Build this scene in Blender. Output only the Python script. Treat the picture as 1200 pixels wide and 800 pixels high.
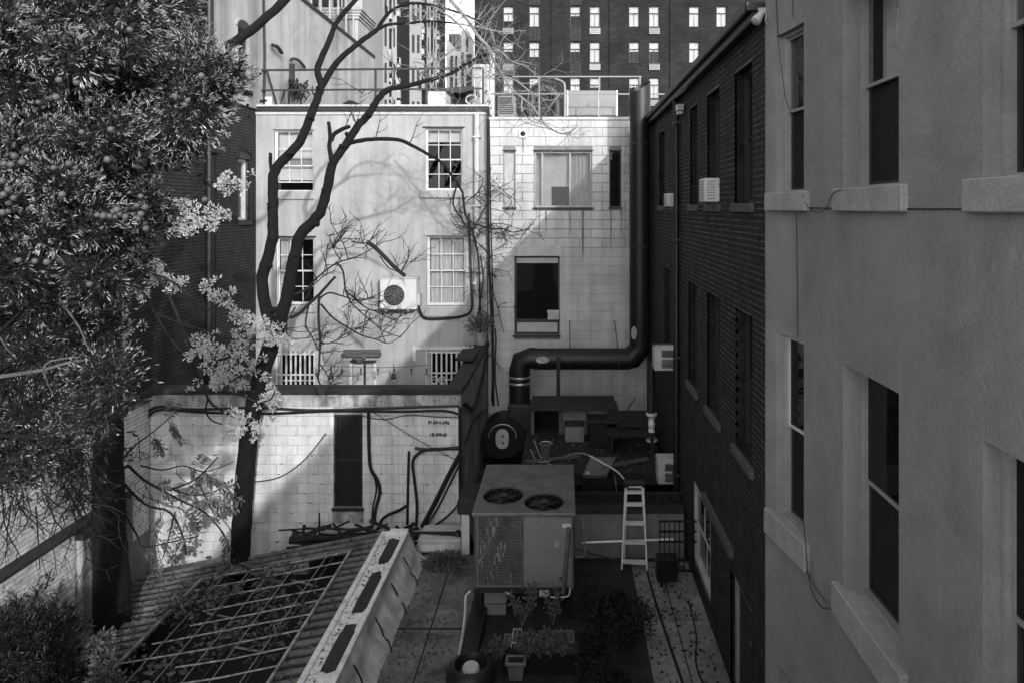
import bpy, math, random
import numpy as np
from mathutils import Vector
random.seed(7); RNG = np.random.default_rng(11)
SC = bpy.context.scene
for o in list(bpy.data.objects): bpy.data.objects.remove(o)
COL = SC.collection

# ------------------------------------------------------------------ camera, world, sun, exposure
EZ = 6.2                                   # eye height above the courtyard roof
cam = bpy.data.cameras.new('camera'); camo = bpy.data.objects.new('camera', cam); COL.objects.link(camo)
camo.location = (0, 0, EZ); camo.rotation_euler = (math.radians(90), 0, 0)
cam.sensor_width = 36; cam.lens = 24; cam.shift_x = -0.05; cam.shift_y = -0.129
cam.clip_start = 0.05; cam.clip_end = 2000
SC.camera = camo
SUN_D = Vector((-0.42, 1.0, -0.42)).normalized()
elev = math.asin(-SUN_D.z); azim = math.atan2(-SUN_D.x, -SUN_D.y)
w = bpy.data.worlds.new('World'); SC.world = w; w.use_nodes = True
nt = w.node_tree; nt.nodes.clear()
sky = nt.nodes.new('ShaderNodeTexSky'); sky.sky_type = 'NISHITA'; sky.sun_disc = False
sky.sun_elevation = elev; sky.sun_rotation = azim
bwn = nt.nodes.new('ShaderNodeRGBToBW')
bg = nt.nodes.new('ShaderNodeBackground'); bg.inputs[1].default_value = 0.15
wo = nt.nodes.new('ShaderNodeOutputWorld')
nt.links.new(sky.outputs[0], bwn.inputs[0]); nt.links.new(bwn.outputs[0], bg.inputs[0]); nt.links.new(bg.outputs[0], wo.inputs[0])
sl = bpy.data.lights.new('sun', 'SUN'); sl.energy = 0.92; sl.angle = math.radians(0.7); sl.color = (1, 1, 1)
slo = bpy.data.objects.new('sun', sl); COL.objects.link(slo); slo.rotation_euler = SUN_D.to_track_quat('-Z', 'Y').to_euler()
slo.location = (10, -20, 30)
SC.view_settings.view_transform = 'Standard'; SC.view_settings.look = 'None'
SC.view_settings.exposure = 1.65; SC.view_settings.gamma = 1; SC.view_settings.use_curve_mapping = False
SC.render.engine = 'CYCLES'
SC.cycles.max_bounces = 8; SC.cycles.diffuse_bounces = 6; SC.cycles.glossy_bounces = 3; SC.cycles.transparent_max_bounces = 12

# ------------------------------------------------------------------ helpers
def X(px, Y): return (px - 660) / 800 * Y
def Z(py, Y): return EZ + (245 - py) / 800 * Y
def P(px, py, Y): return Vector((X(px, Y), Y, Z(py, Y)))

def wloc(o):
    v = Vector((0, 0, 0))
    while o is not None:
        v += o.location; o = o.parent
    return v

def tag(o, label=None, cat=None, group=None, kind=None):
    if label: o['label'] = label
    if cat: o['category'] = cat
    if group: o['group'] = group
    if kind: o['kind'] = kind
    return o

def thing(name, label, cat, loc, group=None):
    o = bpy.data.objects.new(name, None); COL.objects.link(o); o.empty_display_size = 0.2
    o.location = loc
    return tag(o, label, cat, group)

def link(name, me, mat, parent=None, loc=None):
    if mat and not me.materials: me.materials.append(mat)
    o = bpy.data.objects.new(name, me); COL.objects.link(o)
    if parent is not None: o.parent = parent
    if loc is not None: o.location = loc
    return o

def np_mesh(name, V, F, smooth=False):
    V = np.asarray(V, dtype=np.float32); F = np.asarray(F, dtype=np.int32)
    me = bpy.data.meshes.new(name)
    me.vertices.add(len(V)); me.vertices.foreach_set('co', V.ravel())
    k = F.shape[1]
    me.loops.add(F.size); me.loops.foreach_set('vertex_index', F.ravel())
    me.polygons.add(len(F)); me.polygons.foreach_set('loop_start', np.arange(0, F.size, k, dtype=np.int32))
    me.polygons.foreach_set('use_smooth', np.full(len(F), bool(smooth)))
    me.update(calc_edges=True); me.validate()
    return me

class MB:
    def __init__(s): s.v = []; s.f = []
    def quad(s, *p):
        n = len(s.v); s.v += [tuple(q) for q in p]; s.f.append(tuple(range(n, n + len(p)))); return s
    def hexa(s, c):     # 8 corners: bottom 4 ring, top 4 ring
        n = len(s.v); c = [Vector(q) for q in c]; s.v += [tuple(q) for q in c]
        fl = (c[1]-c[0]).cross(c[3]-c[0]).dot(c[4]-c[0]) < 0      # keep the faces looking outwards in mirrored wall maps
        for f in ((3,2,1,0),(4,5,6,7),(0,1,5,4),(1,2,6,5),(2,3,7,6),(3,0,4,7)): s.f.append(tuple(n + i for i in (f[::-1] if fl else f)))
        return s
    def box(s, x0, y0, z0, x1, y1, z1):
        return s.hexa([(x0,y0,z0),(x1,y0,z0),(x1,y1,z0),(x0,y1,z0),(x0,y0,z1),(x1,y0,z1),(x1,y1,z1),(x0,y1,z1)])
    def mbox(s, m, u0, u1, z0, z1, d0, d1):
        return s.hexa([m(u0,z0,d1),m(u1,z0,d1),m(u1,z0,d0),m(u0,z0,d0),m(u0,z1,d1),m(u1,z1,d1),m(u1,z1,d0),m(u0,z1,d0)])
    def bar(s, a, b, w, h, up=Vector((0,0,1))):
        a = Vector(a); b = Vector(b); d = (b - a).normalized()
        if abs(d.dot(up)) > .98: up = Vector((0, 1, 0))
        r = d.cross(up).normalized() * w / 2; u = r.cross(d).normalized() * h / 2
        return s.hexa([a-r-u,a+r-u,b+r-u,b-r-u,a-r+u,a+r+u,b+r+u,b-r+u])
    def prism(s, poly, vec):
        n = len(s.v); k = len(poly); vec = Vector(vec)
        s.v += [tuple(p) for p in poly] + [tuple(Vector(p) + vec) for p in poly]
        s.f.append(tuple(range(n, n + k))); s.f.append(tuple(range(n + 2*k - 1, n + k - 1, -1)))
        for i in range(k):
            j = (i + 1) % k; s.f.append((n+i, n+k+i, n+k+j, n+j))
        return s
    def tube(s, pts, r, n=6, cap=True, closed=False):
        pts = [Vector(p) for p in pts]
        R = r if isinstance(r, (list, tuple)) else [r] * len(pts)
        base = len(s.v); k = len(pts); a = None
        for i, p in enumerate(pts):
            t = (pts[min(i+1, k-1)] - pts[max(i-1, 0)])
            t = t.normalized() if t.length > 1e-9 else Vector((0,0,1))
            if a is None:
                a = t.orthogonal().normalized()
            else:
                a = a - t * a.dot(t); a = a.normalized() if a.length > 1e-6 else t.orthogonal().normalized()
            b = t.cross(a)
            for j in range(n):
                th = 2 * math.pi * j / n
                s.v.append(tuple(p + (a * math.cos(th) + b * math.sin(th)) * R[i]))
        for i in range(k - 1):
            for j in range(n):
                q = (j + 1) % n
                s.f.append((base+i*n+j, base+i*n+q, base+(i+1)*n+q, base+(i+1)*n+j))
        if cap:
            s.f.append(tuple(base + j for j in range(n))[::-1]); s.f.append(tuple(base+(k-1)*n+j for j in range(n)))
        return s
    def lathe(s, c, prof, n=20, axis=(0,0,1), cap=True):
        c = Vector(c); ax = Vector(axis).normalized(); a = ax.orthogonal().normalized(); b = ax.cross(a)
        base = len(s.v); k = len(prof)
        for r, h in prof:
            for j in range(n):
                th = 2*math.pi*j/n
                s.v.append(tuple(c + ax*h + (a*math.cos(th)+b*math.sin(th))*r))
        for i in range(k-1):
            for j in range(n):
                q = (j+1) % n
                s.f.append((base+i*n+j, base+i*n+q, base+(i+1)*n+q, base+(i+1)*n+j))
        if cap:
            s.f.append(tuple(base+j for j in range(n))[::-1]); s.f.append(tuple(base+(k-1)*n+j for j in range(n)))
        return s
    def build(s, name, mat, parent=None, smooth=False, loc=None, kind=None, label=None, bevel=0):
        off = wloc(parent) if parent is not None else Vector(loc if loc is not None else (0,0,0))
        me = bpy.data.meshes.new(name)
        me.from_pydata([(p[0]-off.x, p[1]-off.y, p[2]-off.z) for p in s.v], [], s.f)
        if smooth:
            me.polygons.foreach_set('use_smooth', [True]*len(me.polygons))
            try: me.set_sharp_from_angle(angle=math.radians(50))
            except Exception: pass
        me.update()
        o = link(name, me, mat, parent, None if parent is not None else off)
        if kind: o['kind'] = kind
        if label: o['label'] = label
        if bevel:
            b = o.modifiers.new('bevel', 'BEVEL'); b.width = bevel; b.segments = 1; b.limit_method = 'ANGLE'
        return o

def solo(mb, name, mat, label, cat, group=None, loc=None, **k):
    if loc is None:
        xs = [p[0] for p in mb.v]; ys = [p[1] for p in mb.v]; zs = [p[2] for p in mb.v]
        loc = ((min(xs)+max(xs))/2, (min(ys)+max(ys))/2, min(zs))
    return tag(mb.build(name, mat, None, loc=loc, **k), label, cat, group)

def smooth_path(pts, sub=4):
    pts = [Vector(p) for p in pts]; out = []
    for i in range(len(pts)-1):
        p0 = pts[max(i-1,0)]; p1 = pts[i]; p2 = pts[i+1]; p3 = pts[min(i+2,len(pts)-1)]
        for j in range(sub):
            t = j/sub
            out.append(.5*((2*p1)+(p2-p0)*t+(2*p0-5*p1+4*p2-p3)*t*t+(3*p1-p0-3*p2+p3)*t**3))
    out.append(pts[-1]); return out
def lerp_list(a, n):
    return [float(np.interp(i*(len(a)-1)/(n-1), range(len(a)), a)) for i in range(n)]

# wall maps: (u along the wall, z, d outwards)
def front(Yw): return lambda u, z, d: (u, Yw - d, z)
def leftface(Xw): return lambda u, z, d: (Xw - d, u, z)      # faces -X
def rightface(Xw): return lambda u, z, d: (Xw + d, u, z)     # faces +X

def panel(mb, m, u0, u1, z0, z1, ops=(), reveal=.2, ub=(), faces=True, rev=True):
    us = sorted({u0, u1, *[o[0] for o in ops], *[o[1] for o in ops], *[b for b in ub if u0 < b < u1]})
    zs = sorted({z0, z1, *[o[2] for o in ops], *[o[3] for o in ops]})
    us = [u for u in us if u0-1e-6 <= u <= u1+1e-6]; zs = [q for q in zs if z0-1e-6 <= q <= z1+1e-6]
    for a, b in zip(us, us[1:]):
        for c, d in zip(zs, zs[1:]):
            if not faces: continue
            mu, mz = (a+b)/2, (c+d)/2
            if any(o[0] < mu < o[1] and o[2] < mz < o[3] for o in ops): continue
            mb.quad(m(a,c,0), m(b,c,0), m(b,d,0), m(a,d,0))
    for o in (ops if rev else ()):
        a, b, c, d = o[:4]; r = -(o[4] if len(o) > 4 else reveal)
        uu = [a] + [q for q in us if a < q < b] + [b]
        for p, q in zip(uu, uu[1:]):
            mb.quad(m(p,d,0), m(q,d,0), m(q,d,r), m(p,d,r)); mb.quad(m(p,c,0), m(q,c,0), m(q,c,r), m(p,c,r))
        for u in (a, b): mb.quad(m(u,c,0), m(u,d,0), m(u,d,r), m(u,c,r))
    return mb

def brick_cells(u0, u1, z0, z1, L, H, ops=(), joint=.012, stagger=.5, jit=.02, vj=None):
    vj = joint if vj is None else vj; out = []; r = 0; z = z0
    while z < z1 - H*.4:
        zt = min(z + H, z1)
        u = u0 - (L*stagger if r % 2 else 0)
        while u < u1:
            a = max(u, u0) + vj/2; b = min(u + L, u1) - vj/2
            u += L
            segs = [(a, b)]
            for o in ops:
                if o[2] < zt - .01 and o[3] > z + .01:
                    ns = []
                    for p, q in segs:
                        if o[1] <= p or o[0] >= q: ns.append((p, q)); continue
                        if o[0] > p: ns.append((p, o[0]))
                        if o[1] < q: ns.append((o[1], q))
                    segs = ns
            for p, q in segs:
                if q - p > .03: out.append((p, q, z + joint/2, zt - joint/2))
        z += H; r += 1
    return out

def bricks_stuff(name, cells, m, proud, mat, parent, jit=.004):
    c = np.array(cells); n = len(c)
    d1 = proud + RNG.uniform(-jit, jit, n)
    rot = RNG.uniform(-.001, .001, n)
    V = np.zeros((n, 8, 3))
    idx = 0
    off = wloc(parent)
    for k, (uu, zz, dd) in enumerate(((0,2,0),(1,2,0),(1,3,0),(0,3,0),(0,2,1),(1,2,1),(1,3,1),(0,3,1))):
        u = c[:, uu]; z = c[:, zz] + rot*(1 if uu else -1); d = d1 if dd else np.full(n, -.03)
        p0 = np.array(m(0, 0, 0)); eu = np.array(m(1,0,0)) - p0; ed = np.array(m(0,0,1)) - p0
        V[:, k, :] = p0 + u[:,None]*eu + d[:,None]*ed + z[:,None]*np.array((0,0,1))
    F = np.array([[4,5,6,7],[0,1,5,4],[1,2,6,5],[2,3,7,6],[3,0,4,7]])
    FF = (np.arange(n)[:,None,None]*8 + F[None]).reshape(-1, 4)
    me = np_mesh(name, V.reshape(-1,3) - np.array(off), FF)
    o = link(name, me, mat, parent); o['kind'] = 'stuff'; return o

BOXES = {}
def shared_box(sx, sy, sz, mat, bev=.006):
    key = (round(sx,3), round(sy,3), round(sz,3), mat.name)
    if key in BOXES: return BOXES[key]
    x, y, z = sx/2, sy/2, sz/2; b = min(bev, x*.4, z*.4)
    # a block with its front (-Y) edges chamfered
    V = [(-x,y,-z),(x,y,-z),(x,y,z),(-x,y,z), (-x,-y+b,-z),(x,-y+b,-z),(x,-y+b,z),(-x,-y+b,z), (-x+b,-y,-z+b),(x-b,-y,-z+b),(x-b,-y,z-b),(-x+b,-y,z-b)]
    F = [(0,1,5,4),(1,2,6,5),(2,3,7,6),(3,0,4,7),(4,5,9,8),(5,6,10,9),(6,7,11,10),(7,4,8,11),(8,9,10,11)]
    me = bpy.data.meshes.new('block'); me.from_pydata(V, [], F); me.materials.append(mat); me.update()
    BOXES[key] = me; return me

def blocks(cells, Yw, proud, mat, parent, name='block', jit=.004, thick=.1):
    off = wloc(parent)
    for (a, b, c, d) in cells:
        me = shared_box(round(b-a,2), thick, round(d-c,3), mat)
        link(name, me, None, parent, Vector(((a+b)/2, Yw - proud - random.uniform(-jit, jit) + thick/2, (c+d)/2)) - off)

# ------------------------------------------------------------------ materials (all grey: the photograph is black and white)
def mat(name, v, rough=.85, var=.25, scale=2.5, fine=.15, bump=.25, bscale=60, streak=0, spec=.3, metal=0, dirt=0, rnd=0, bdist=.01, sx=(1,1,1), distort=0, sscale=5, fleck=0):
    m = bpy.data.materials.new(name); m.use_nodes = True; t = m.node_tree; N = t.nodes; Lk = t.links
    b = N['Principled BSDF']; b.inputs['Roughness'].default_value = rough; b.inputs['Metallic'].default_value = metal
    b.inputs['Specular IOR Level'].default_value = spec
    g = N.new('ShaderNodeNewGeometry'); pos = g.outputs['Position']
    def noise(sc, det=6, scl=(1,1,1), dis=0, rgh=.6):
        mp = N.new('ShaderNodeMapping'); mp.inputs['Scale'].default_value = scl; Lk.new(pos, mp.inputs[0])
        n = N.new('ShaderNodeTexNoise'); n.inputs['Scale'].default_value = sc; n.inputs['Detail'].default_value = det
        n.inputs['Distortion'].default_value = dis; n.inputs['Roughness'].default_value = rgh
        Lk.new(mp.outputs[0], n.inputs[0]); return n.outputs['Fac']
    def mr(fac, lo, hi, a=.3, c=.7):
        r = N.new('ShaderNodeMapRange'); r.inputs['From Min'].default_value = a; r.inputs['From Max'].default_value = c
        r.inputs['To Min'].default_value = lo; r.inputs['To Max'].default_value = hi; Lk.new(fac, r.inputs[0]); return r.outputs[0]
    def mul(a, c):
        q = N.new('ShaderNodeMath'); q.operation = 'MULTIPLY'
        for i, s in enumerate((a, c)):
            if isinstance(s, (int, float)): q.inputs[i].default_value = s
            else: Lk.new(s, q.inputs[i])
        return q.outputs[0]
    val = mr(noise(scale, 6, sx, distort), v*(1-var), v*(1+var))
    if fine: val = mul(val, mr(noise(45, 4), 1-fine, 1+fine))
    if streak: val = mul(val, mr(noise(1.0, 6, (sscale, sscale, .07*sscale), .3), 1-streak, 1+streak*.25, .35, .6))
    if dirt: val = mul(val, mr(noise(7, 8, (1,1,1), .6, .7), 1-dirt, 1, .36, .5))
    if rnd:
        oi = N.new('ShaderNodeObjectInfo'); val = mul(val, mr(oi.outputs['Random'], 1-rnd, 1+rnd, 0, 1))
    if fleck:
        ad = N.new('ShaderNodeMath'); ad.operation = 'ADD'; Lk.new(val, ad.inputs[0]); Lk.new(mr(noise(16, 3), 0, fleck, .70, .76), ad.inputs[1]); val = ad.outputs[0]
    Lk.new(val, b.inputs['Base Color'])
    if bump:
        bp = N.new('ShaderNodeBump'); bp.inputs['Strength'].default_value = bump; bp.inputs['Distance'].default_value = bdist
        Lk.new(noise(bscale, 5, (1,1,1), distort), bp.inputs['Height']); Lk.new(bp.outputs[0], b.inputs['Normal'])
    return m

def glass_mat(name, tint=.03, refl_ior=1.5, rough=.02, see=True, wob=.0):
    m = bpy.data.materials.new(name); m.use_nodes = True; t = m.node_tree; N = t.nodes; Lk = t.links
    N.remove(N['Principled BSDF']); out = N['Material Output']
    gl = N.new('ShaderNodeBsdfGlossy'); gl.inputs['Roughness'].default_value = rough; gl.inputs[0].default_value = (.9,.9,.9,1)
    fr = N.new('ShaderNodeFresnel'); fr.inputs[0].default_value = refl_ior
    if see:
        tr = N.new('ShaderNodeBsdfTransparent'); tr.inputs[0].default_value = (see, see, see, 1)
    else:
        tr = N.new('ShaderNodeBsdfDiffuse'); tr.inputs[0].default_value = (tint, tint, tint, 1)
    gg = N.new('ShaderNodeNewGeometry'); iv = N.new('ShaderNodeMath'); iv.operation = 'SUBTRACT'; iv.inputs[0].default_value = 1; Lk.new(gg.outputs['Backfacing'], iv.inputs[1])
    fm_ = N.new('ShaderNodeMath'); fm_.operation = 'MULTIPLY'; Lk.new(fr.outputs[0], fm_.inputs[0]); Lk.new(iv.outputs[0], fm_.inputs[1])
    mx = N.new('ShaderNodeMixShader'); Lk.new(fm_.outputs[0], mx.inputs[0]); Lk.new(tr.outputs[0], mx.inputs[1]); Lk.new(gl.outputs[0], mx.inputs[2])
    if wob:
        g = N.new('ShaderNodeNewGeometry'); n = N.new('ShaderNodeTexNoise'); n.inputs['Scale'].default_value = 2.5
        Lk.new(g.outputs['Position'], n.inputs[0]); bp = N.new('ShaderNodeBump'); bp.inputs['Strength'].default_value = wob; bp.inputs['Distance'].default_value = .02
        Lk.new(n.outputs['Fac'], bp.inputs['Height']); Lk.new(bp.outputs[0], gl.inputs['Normal'])
    Lk.new(mx.outputs[0], out.inputs[0]); return m

def leaf_mat(name, v, rough=.45, var=.45, trans=.15, spec=.5):
    m = mat(name, v, rough, var, 14, 0, 0, spec=spec)
    t = m.node_tree; b = t.nodes['Principled BSDF']; out = t.nodes['Material Output']
    tl = t.nodes.new('ShaderNodeBsdfTranslucent'); tl.inputs[0].default_value = (v, v, v, 1)
    mx = t.nodes.new('ShaderNodeMixShader'); mx.inputs[0].default_value = trans
    t.links.new(b.outputs[0], mx.inputs[1]); t.links.new(tl.outputs[0], mx.inputs[2]); t.links.new(mx.outputs[0], out.inputs[0])
    return m

M = dict(
    stucco_grey=mat('stucco_grey', .26, .9, .15, 1.1, .11, .5, 15, distort=1.8, bdist=.02, streak=.10, sscale=2.2),
    sill_grey=mat('sill_grey', 0.33, .9, .18, 4, .15, .5, 30, bdist=.012),
    facade=mat('facade_stucco', 0.36, .92, .16, .9, .07, .25, 25, streak=.16, dirt=.06, distort=.5),
    block_white=mat('block_white', 0.48, .92, .14, 1.5, .08, .3, 45, streak=.18, rnd=.06),
    block_low=mat('block_low', 0.68, .92, .10, 1.7, .07, .3, 45, streak=.22, dirt=.12, rnd=.05),
    mortar_pale=mat('mortar_pale', 0.36, .95, .2, 4, .1, .3),
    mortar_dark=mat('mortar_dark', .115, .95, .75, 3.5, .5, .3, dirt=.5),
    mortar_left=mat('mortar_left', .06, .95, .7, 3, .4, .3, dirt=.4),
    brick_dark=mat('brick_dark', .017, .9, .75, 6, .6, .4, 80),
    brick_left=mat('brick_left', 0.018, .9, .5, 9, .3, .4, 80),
    brick_white=mat('brick_white', 0.7, .9, .25, 3, .15, .1, 60, dirt=.5),
    brick_far=None,
    stucco_tall=mat('stucco_tall', 0.34, .92, .2, .8, .1, .2, 30, streak=.4, sscale=1.1, distort=1),
    parapet=mat('parapet_render', 0.3, .9, .3, 2, .2, .4, 30, streak=.6),
    band=mat('band_render', .42, .9, .3, 3, .2, .4, 30, streak=.5, dirt=.5),
    coping=mat('coping_tar', 0.03, .8, .4, 3, .2, .4, 30),
    white=mat('white_paint', 0.58, .55, .08, 5, .05, .05),
    offwhite=mat('offwhite_paint', 0.46, .6, .15, 5, .1, .1),
    frame_dark=mat('frame_dark', .035, .5, .2, 5),
    frame_grey=mat('frame_grey', .30, .45, .15, 5, .1, .1),
    screen=mat('screen_mesh', 0.014, .75, .2, 5, 0, 0),
    blind=mat('blind_cloth', 0.7, .9, .08, 3, .05, .1),
    curtain=mat('curtain_cloth', 0.62, .95, .2, 6, .1, .2, sx=(8,8,.4)),
    board=mat('window_board', .42, .85, .15, 3, .08, .1),
    room=mat('room_dark', 0.008, .95, .1, 2, 0, 0),
    black_metal=mat('black_metal', 0.01, .45, .35, 4, .15, .1, spec=.4),
    dark_metal=mat('dark_metal', 0.025, .5, .35, 4, .15, .15, spec=.4),
    galv=mat('galvanised', .42, .35, .25, 6, .1, .1, metal=.7),
    alu=mat('aluminium', .75, .45, .12, 8, .1, .05, metal=.3),
    hvac=mat('hvac_paint', 0.2, .55, .12, 2, .08, .08, spec=.4),
    hvac_top=mat('hvac_top', 0.1, .5, .45, 3.5, .25, .1, spec=.4, distort=.8),
    coil=mat('coil_fins', .035, .7, .7, 6, .3, .1),
    guard=mat('coil_guard', 0.16, .6, .5, 5, .3, .1, sx=(1,1,.4)),
    bark=mat('bark_dark', 0.008, .95, .5, 14, .3, .9, 55, bdist=.02),
    bark_twig=mat('bark_twig', 0.02, .9, .5, 9, .2, .4),
    bark_sunlit=mat('bark_sunlit', 0.2, .85, .45, 9, .2, .4),
    felt=mat('roofing_felt', 0.15, .85, .55, 1.6, .35, .5, 40, dirt=.35),
    felt_dark=mat('roofing_felt_dark', 0.028, .85, .5, 2, .3, .4, 40),
    concrete=mat('concrete_pale', 0.2, .9, .45, 1.6, .25, .4, 40, dirt=.45),
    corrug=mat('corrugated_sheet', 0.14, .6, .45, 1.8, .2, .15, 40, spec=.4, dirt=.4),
    gutter=mat('gutter_lining', 0.82, .85, .1, 4, .12, .2, dirt=.35),
    tarp=mat('tarp_flashing', 0.5, .6, .25, 3, .12, .35, 9, streak=.3, bdist=.03),
    puddle=mat('wet_debris', 0.015, .35, .6, 9, .4, .6, 60),
    litter=mat('leaf_litter', .10, .85, .6, 25, .4, .6, 60),
    cable=mat('cable_rubber', .015, .5, .3, 5, 0, 0, spec=.4),
    cable_pale=mat('cable_pale', .55, .5, .2, 5, 0, 0),
    wood=mat('weathered_wood', 0.022, .9, .4, 3, .3, .3, sx=(.6,8,8)),
    wood_grey=mat('plank_grey', 0.09, .9, .4, 3, .3, .3, sx=(.6,8,8)),
    rust=mat('rust_streak', .16, .95, .5, 9, .3, .1),
    bark_mid=mat('bark_mid', .09, .85, .45, 9, .2, .4),
    render_grey=mat('render_grey', .2, .9, .25, 2, .15, .3, 30, streak=.2),
    bar_rust=mat('bar_rust', .34, .7, .5, 9, .4, .2, dirt=.5),
    soil=mat('soil', .02, .95, .4, 20, .3, .5),
    terracotta=mat('plant_pot', .28, .8, .2, 6, .1, .1),
    plastic_grey=mat('planter_plastic', .14, .55, .2, 5, .1, .05),
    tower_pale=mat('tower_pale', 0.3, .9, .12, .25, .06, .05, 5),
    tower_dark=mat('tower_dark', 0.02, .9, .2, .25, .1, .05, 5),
    far_dark=mat('far_dark', .07, .8, .3, .1, .1, 0),
    far_mid=mat('far_mid', .2, .8, .3, .1, .1, 0),
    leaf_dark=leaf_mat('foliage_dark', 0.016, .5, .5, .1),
    leaf_tip=leaf_mat('foliage_tip', .34, .45, .5, .15, .6),  # sunlight on the spray tips painted in as a pale colour
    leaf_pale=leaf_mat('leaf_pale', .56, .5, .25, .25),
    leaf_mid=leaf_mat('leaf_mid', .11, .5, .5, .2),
    leaf_shade=leaf_mat('leaf_shade', 0.01, .6, .5, .1),  # shade painted into the leaf colour, for crown gaps and the dim shrub
    berry=mat('berry_skin', 0.1, .45, .25, 12, .1, 0),
    glass=glass_mat('window_glass', refl_ior=1.3, see=.85, wob=.12),
    glass_dark=glass_mat('window_glass_dark', .008, 1.3, see=0, wob=.1),
    glass_sky=glass_mat('window_glass_sky', .2, 1.5, see=0, wob=.3),
    bulb=glass_mat('bulb_glass', .2, see=0),
)
def brick_tex(name, c1, c2, cm, sc, bw=.5, rh=.25):
    m = bpy.data.materials.new(name); m.use_nodes = True; t = m.node_tree; N = t.nodes; Lk = t.links; b = N['Principled BSDF']
    b.inputs['Roughness'].default_value = .9; b.inputs['Specular IOR Level'].default_value = .2
    g = N.new('ShaderNodeNewGeometry'); s = N.new('ShaderNodeSeparateXYZ'); c = N.new('ShaderNodeCombineXYZ')
    Lk.new(g.outputs['Position'], s.inputs[0]); Lk.new(s.outputs[0], c.inputs[0]); Lk.new(s.outputs[2], c.inputs[1])
    br = N.new('ShaderNodeTexBrick'); br.inputs['Scale'].default_value = sc
    br.inputs['Brick Width'].default_value = bw; br.inputs['Row Height'].default_value = rh; br.inputs['Mortar Size'].default_value = .012
    br.inputs['Bias'].default_value = -.55
    for k, v in (('Color1', c1), ('Color2', c2), ('Mortar', cm)): br.inputs[k].default_value = (v, v, v, 1)
    Lk.new(c.outputs[0], br.inputs[0])
    n = N.new('ShaderNodeTexNoise'); n.inputs['Scale'].default_value = .5; n.inputs['Detail'].default_value = 8; Lk.new(g.outputs['Position'], n.inputs[0])
    r = N.new('ShaderNodeMapRange'); r.inputs[1].default_value = .3; r.inputs[2].default_value = .7; r.inputs[3].default_value = .6; r.inputs[4].default_value = 1.4
    Lk.new(n.outputs['Fac'], r.inputs[0])
    mx = N.new('ShaderNodeMix'); mx.data_type = 'RGBA'; mx.blend_type = 'MULTIPLY'; mx.inputs[0].default_value = 1
    Lk.new(br.outputs['Color'], mx.inputs[6]); Lk.new(r.outputs[0], mx.inputs[7]); Lk.new(mx.outputs[2], b.inputs['Base Color'])
    return m
def valley_dark(m, pitch):
    # stripes darker along the valleys of the corrugated sheet, broken up by noise
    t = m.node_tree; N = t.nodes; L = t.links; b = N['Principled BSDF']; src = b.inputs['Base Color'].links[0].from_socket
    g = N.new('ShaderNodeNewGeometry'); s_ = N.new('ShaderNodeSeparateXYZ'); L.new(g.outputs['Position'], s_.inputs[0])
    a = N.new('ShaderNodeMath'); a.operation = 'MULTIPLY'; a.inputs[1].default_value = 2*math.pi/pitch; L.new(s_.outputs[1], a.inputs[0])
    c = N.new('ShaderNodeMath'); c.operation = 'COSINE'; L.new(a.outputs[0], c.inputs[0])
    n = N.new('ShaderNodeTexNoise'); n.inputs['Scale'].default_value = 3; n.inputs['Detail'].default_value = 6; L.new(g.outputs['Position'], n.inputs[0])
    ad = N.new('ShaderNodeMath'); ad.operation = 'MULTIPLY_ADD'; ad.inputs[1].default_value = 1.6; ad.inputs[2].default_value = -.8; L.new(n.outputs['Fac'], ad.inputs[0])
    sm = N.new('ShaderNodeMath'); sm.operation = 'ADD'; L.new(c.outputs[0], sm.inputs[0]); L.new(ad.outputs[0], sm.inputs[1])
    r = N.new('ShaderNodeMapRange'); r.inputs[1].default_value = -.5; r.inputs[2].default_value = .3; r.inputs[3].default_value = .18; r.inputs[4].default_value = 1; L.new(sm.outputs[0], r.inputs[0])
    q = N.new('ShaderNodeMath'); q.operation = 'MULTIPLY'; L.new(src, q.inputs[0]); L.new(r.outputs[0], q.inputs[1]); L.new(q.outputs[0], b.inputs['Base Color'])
valley_dark(M['corrug'], .2)
M['mortar_joint'] = mat('mortar_joint', .20, .95, .3, 4, .1, .3)
M['brick_far'] = brick_tex('brick_far', .014, .036, .02, 1.0, .42, .13)

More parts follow.
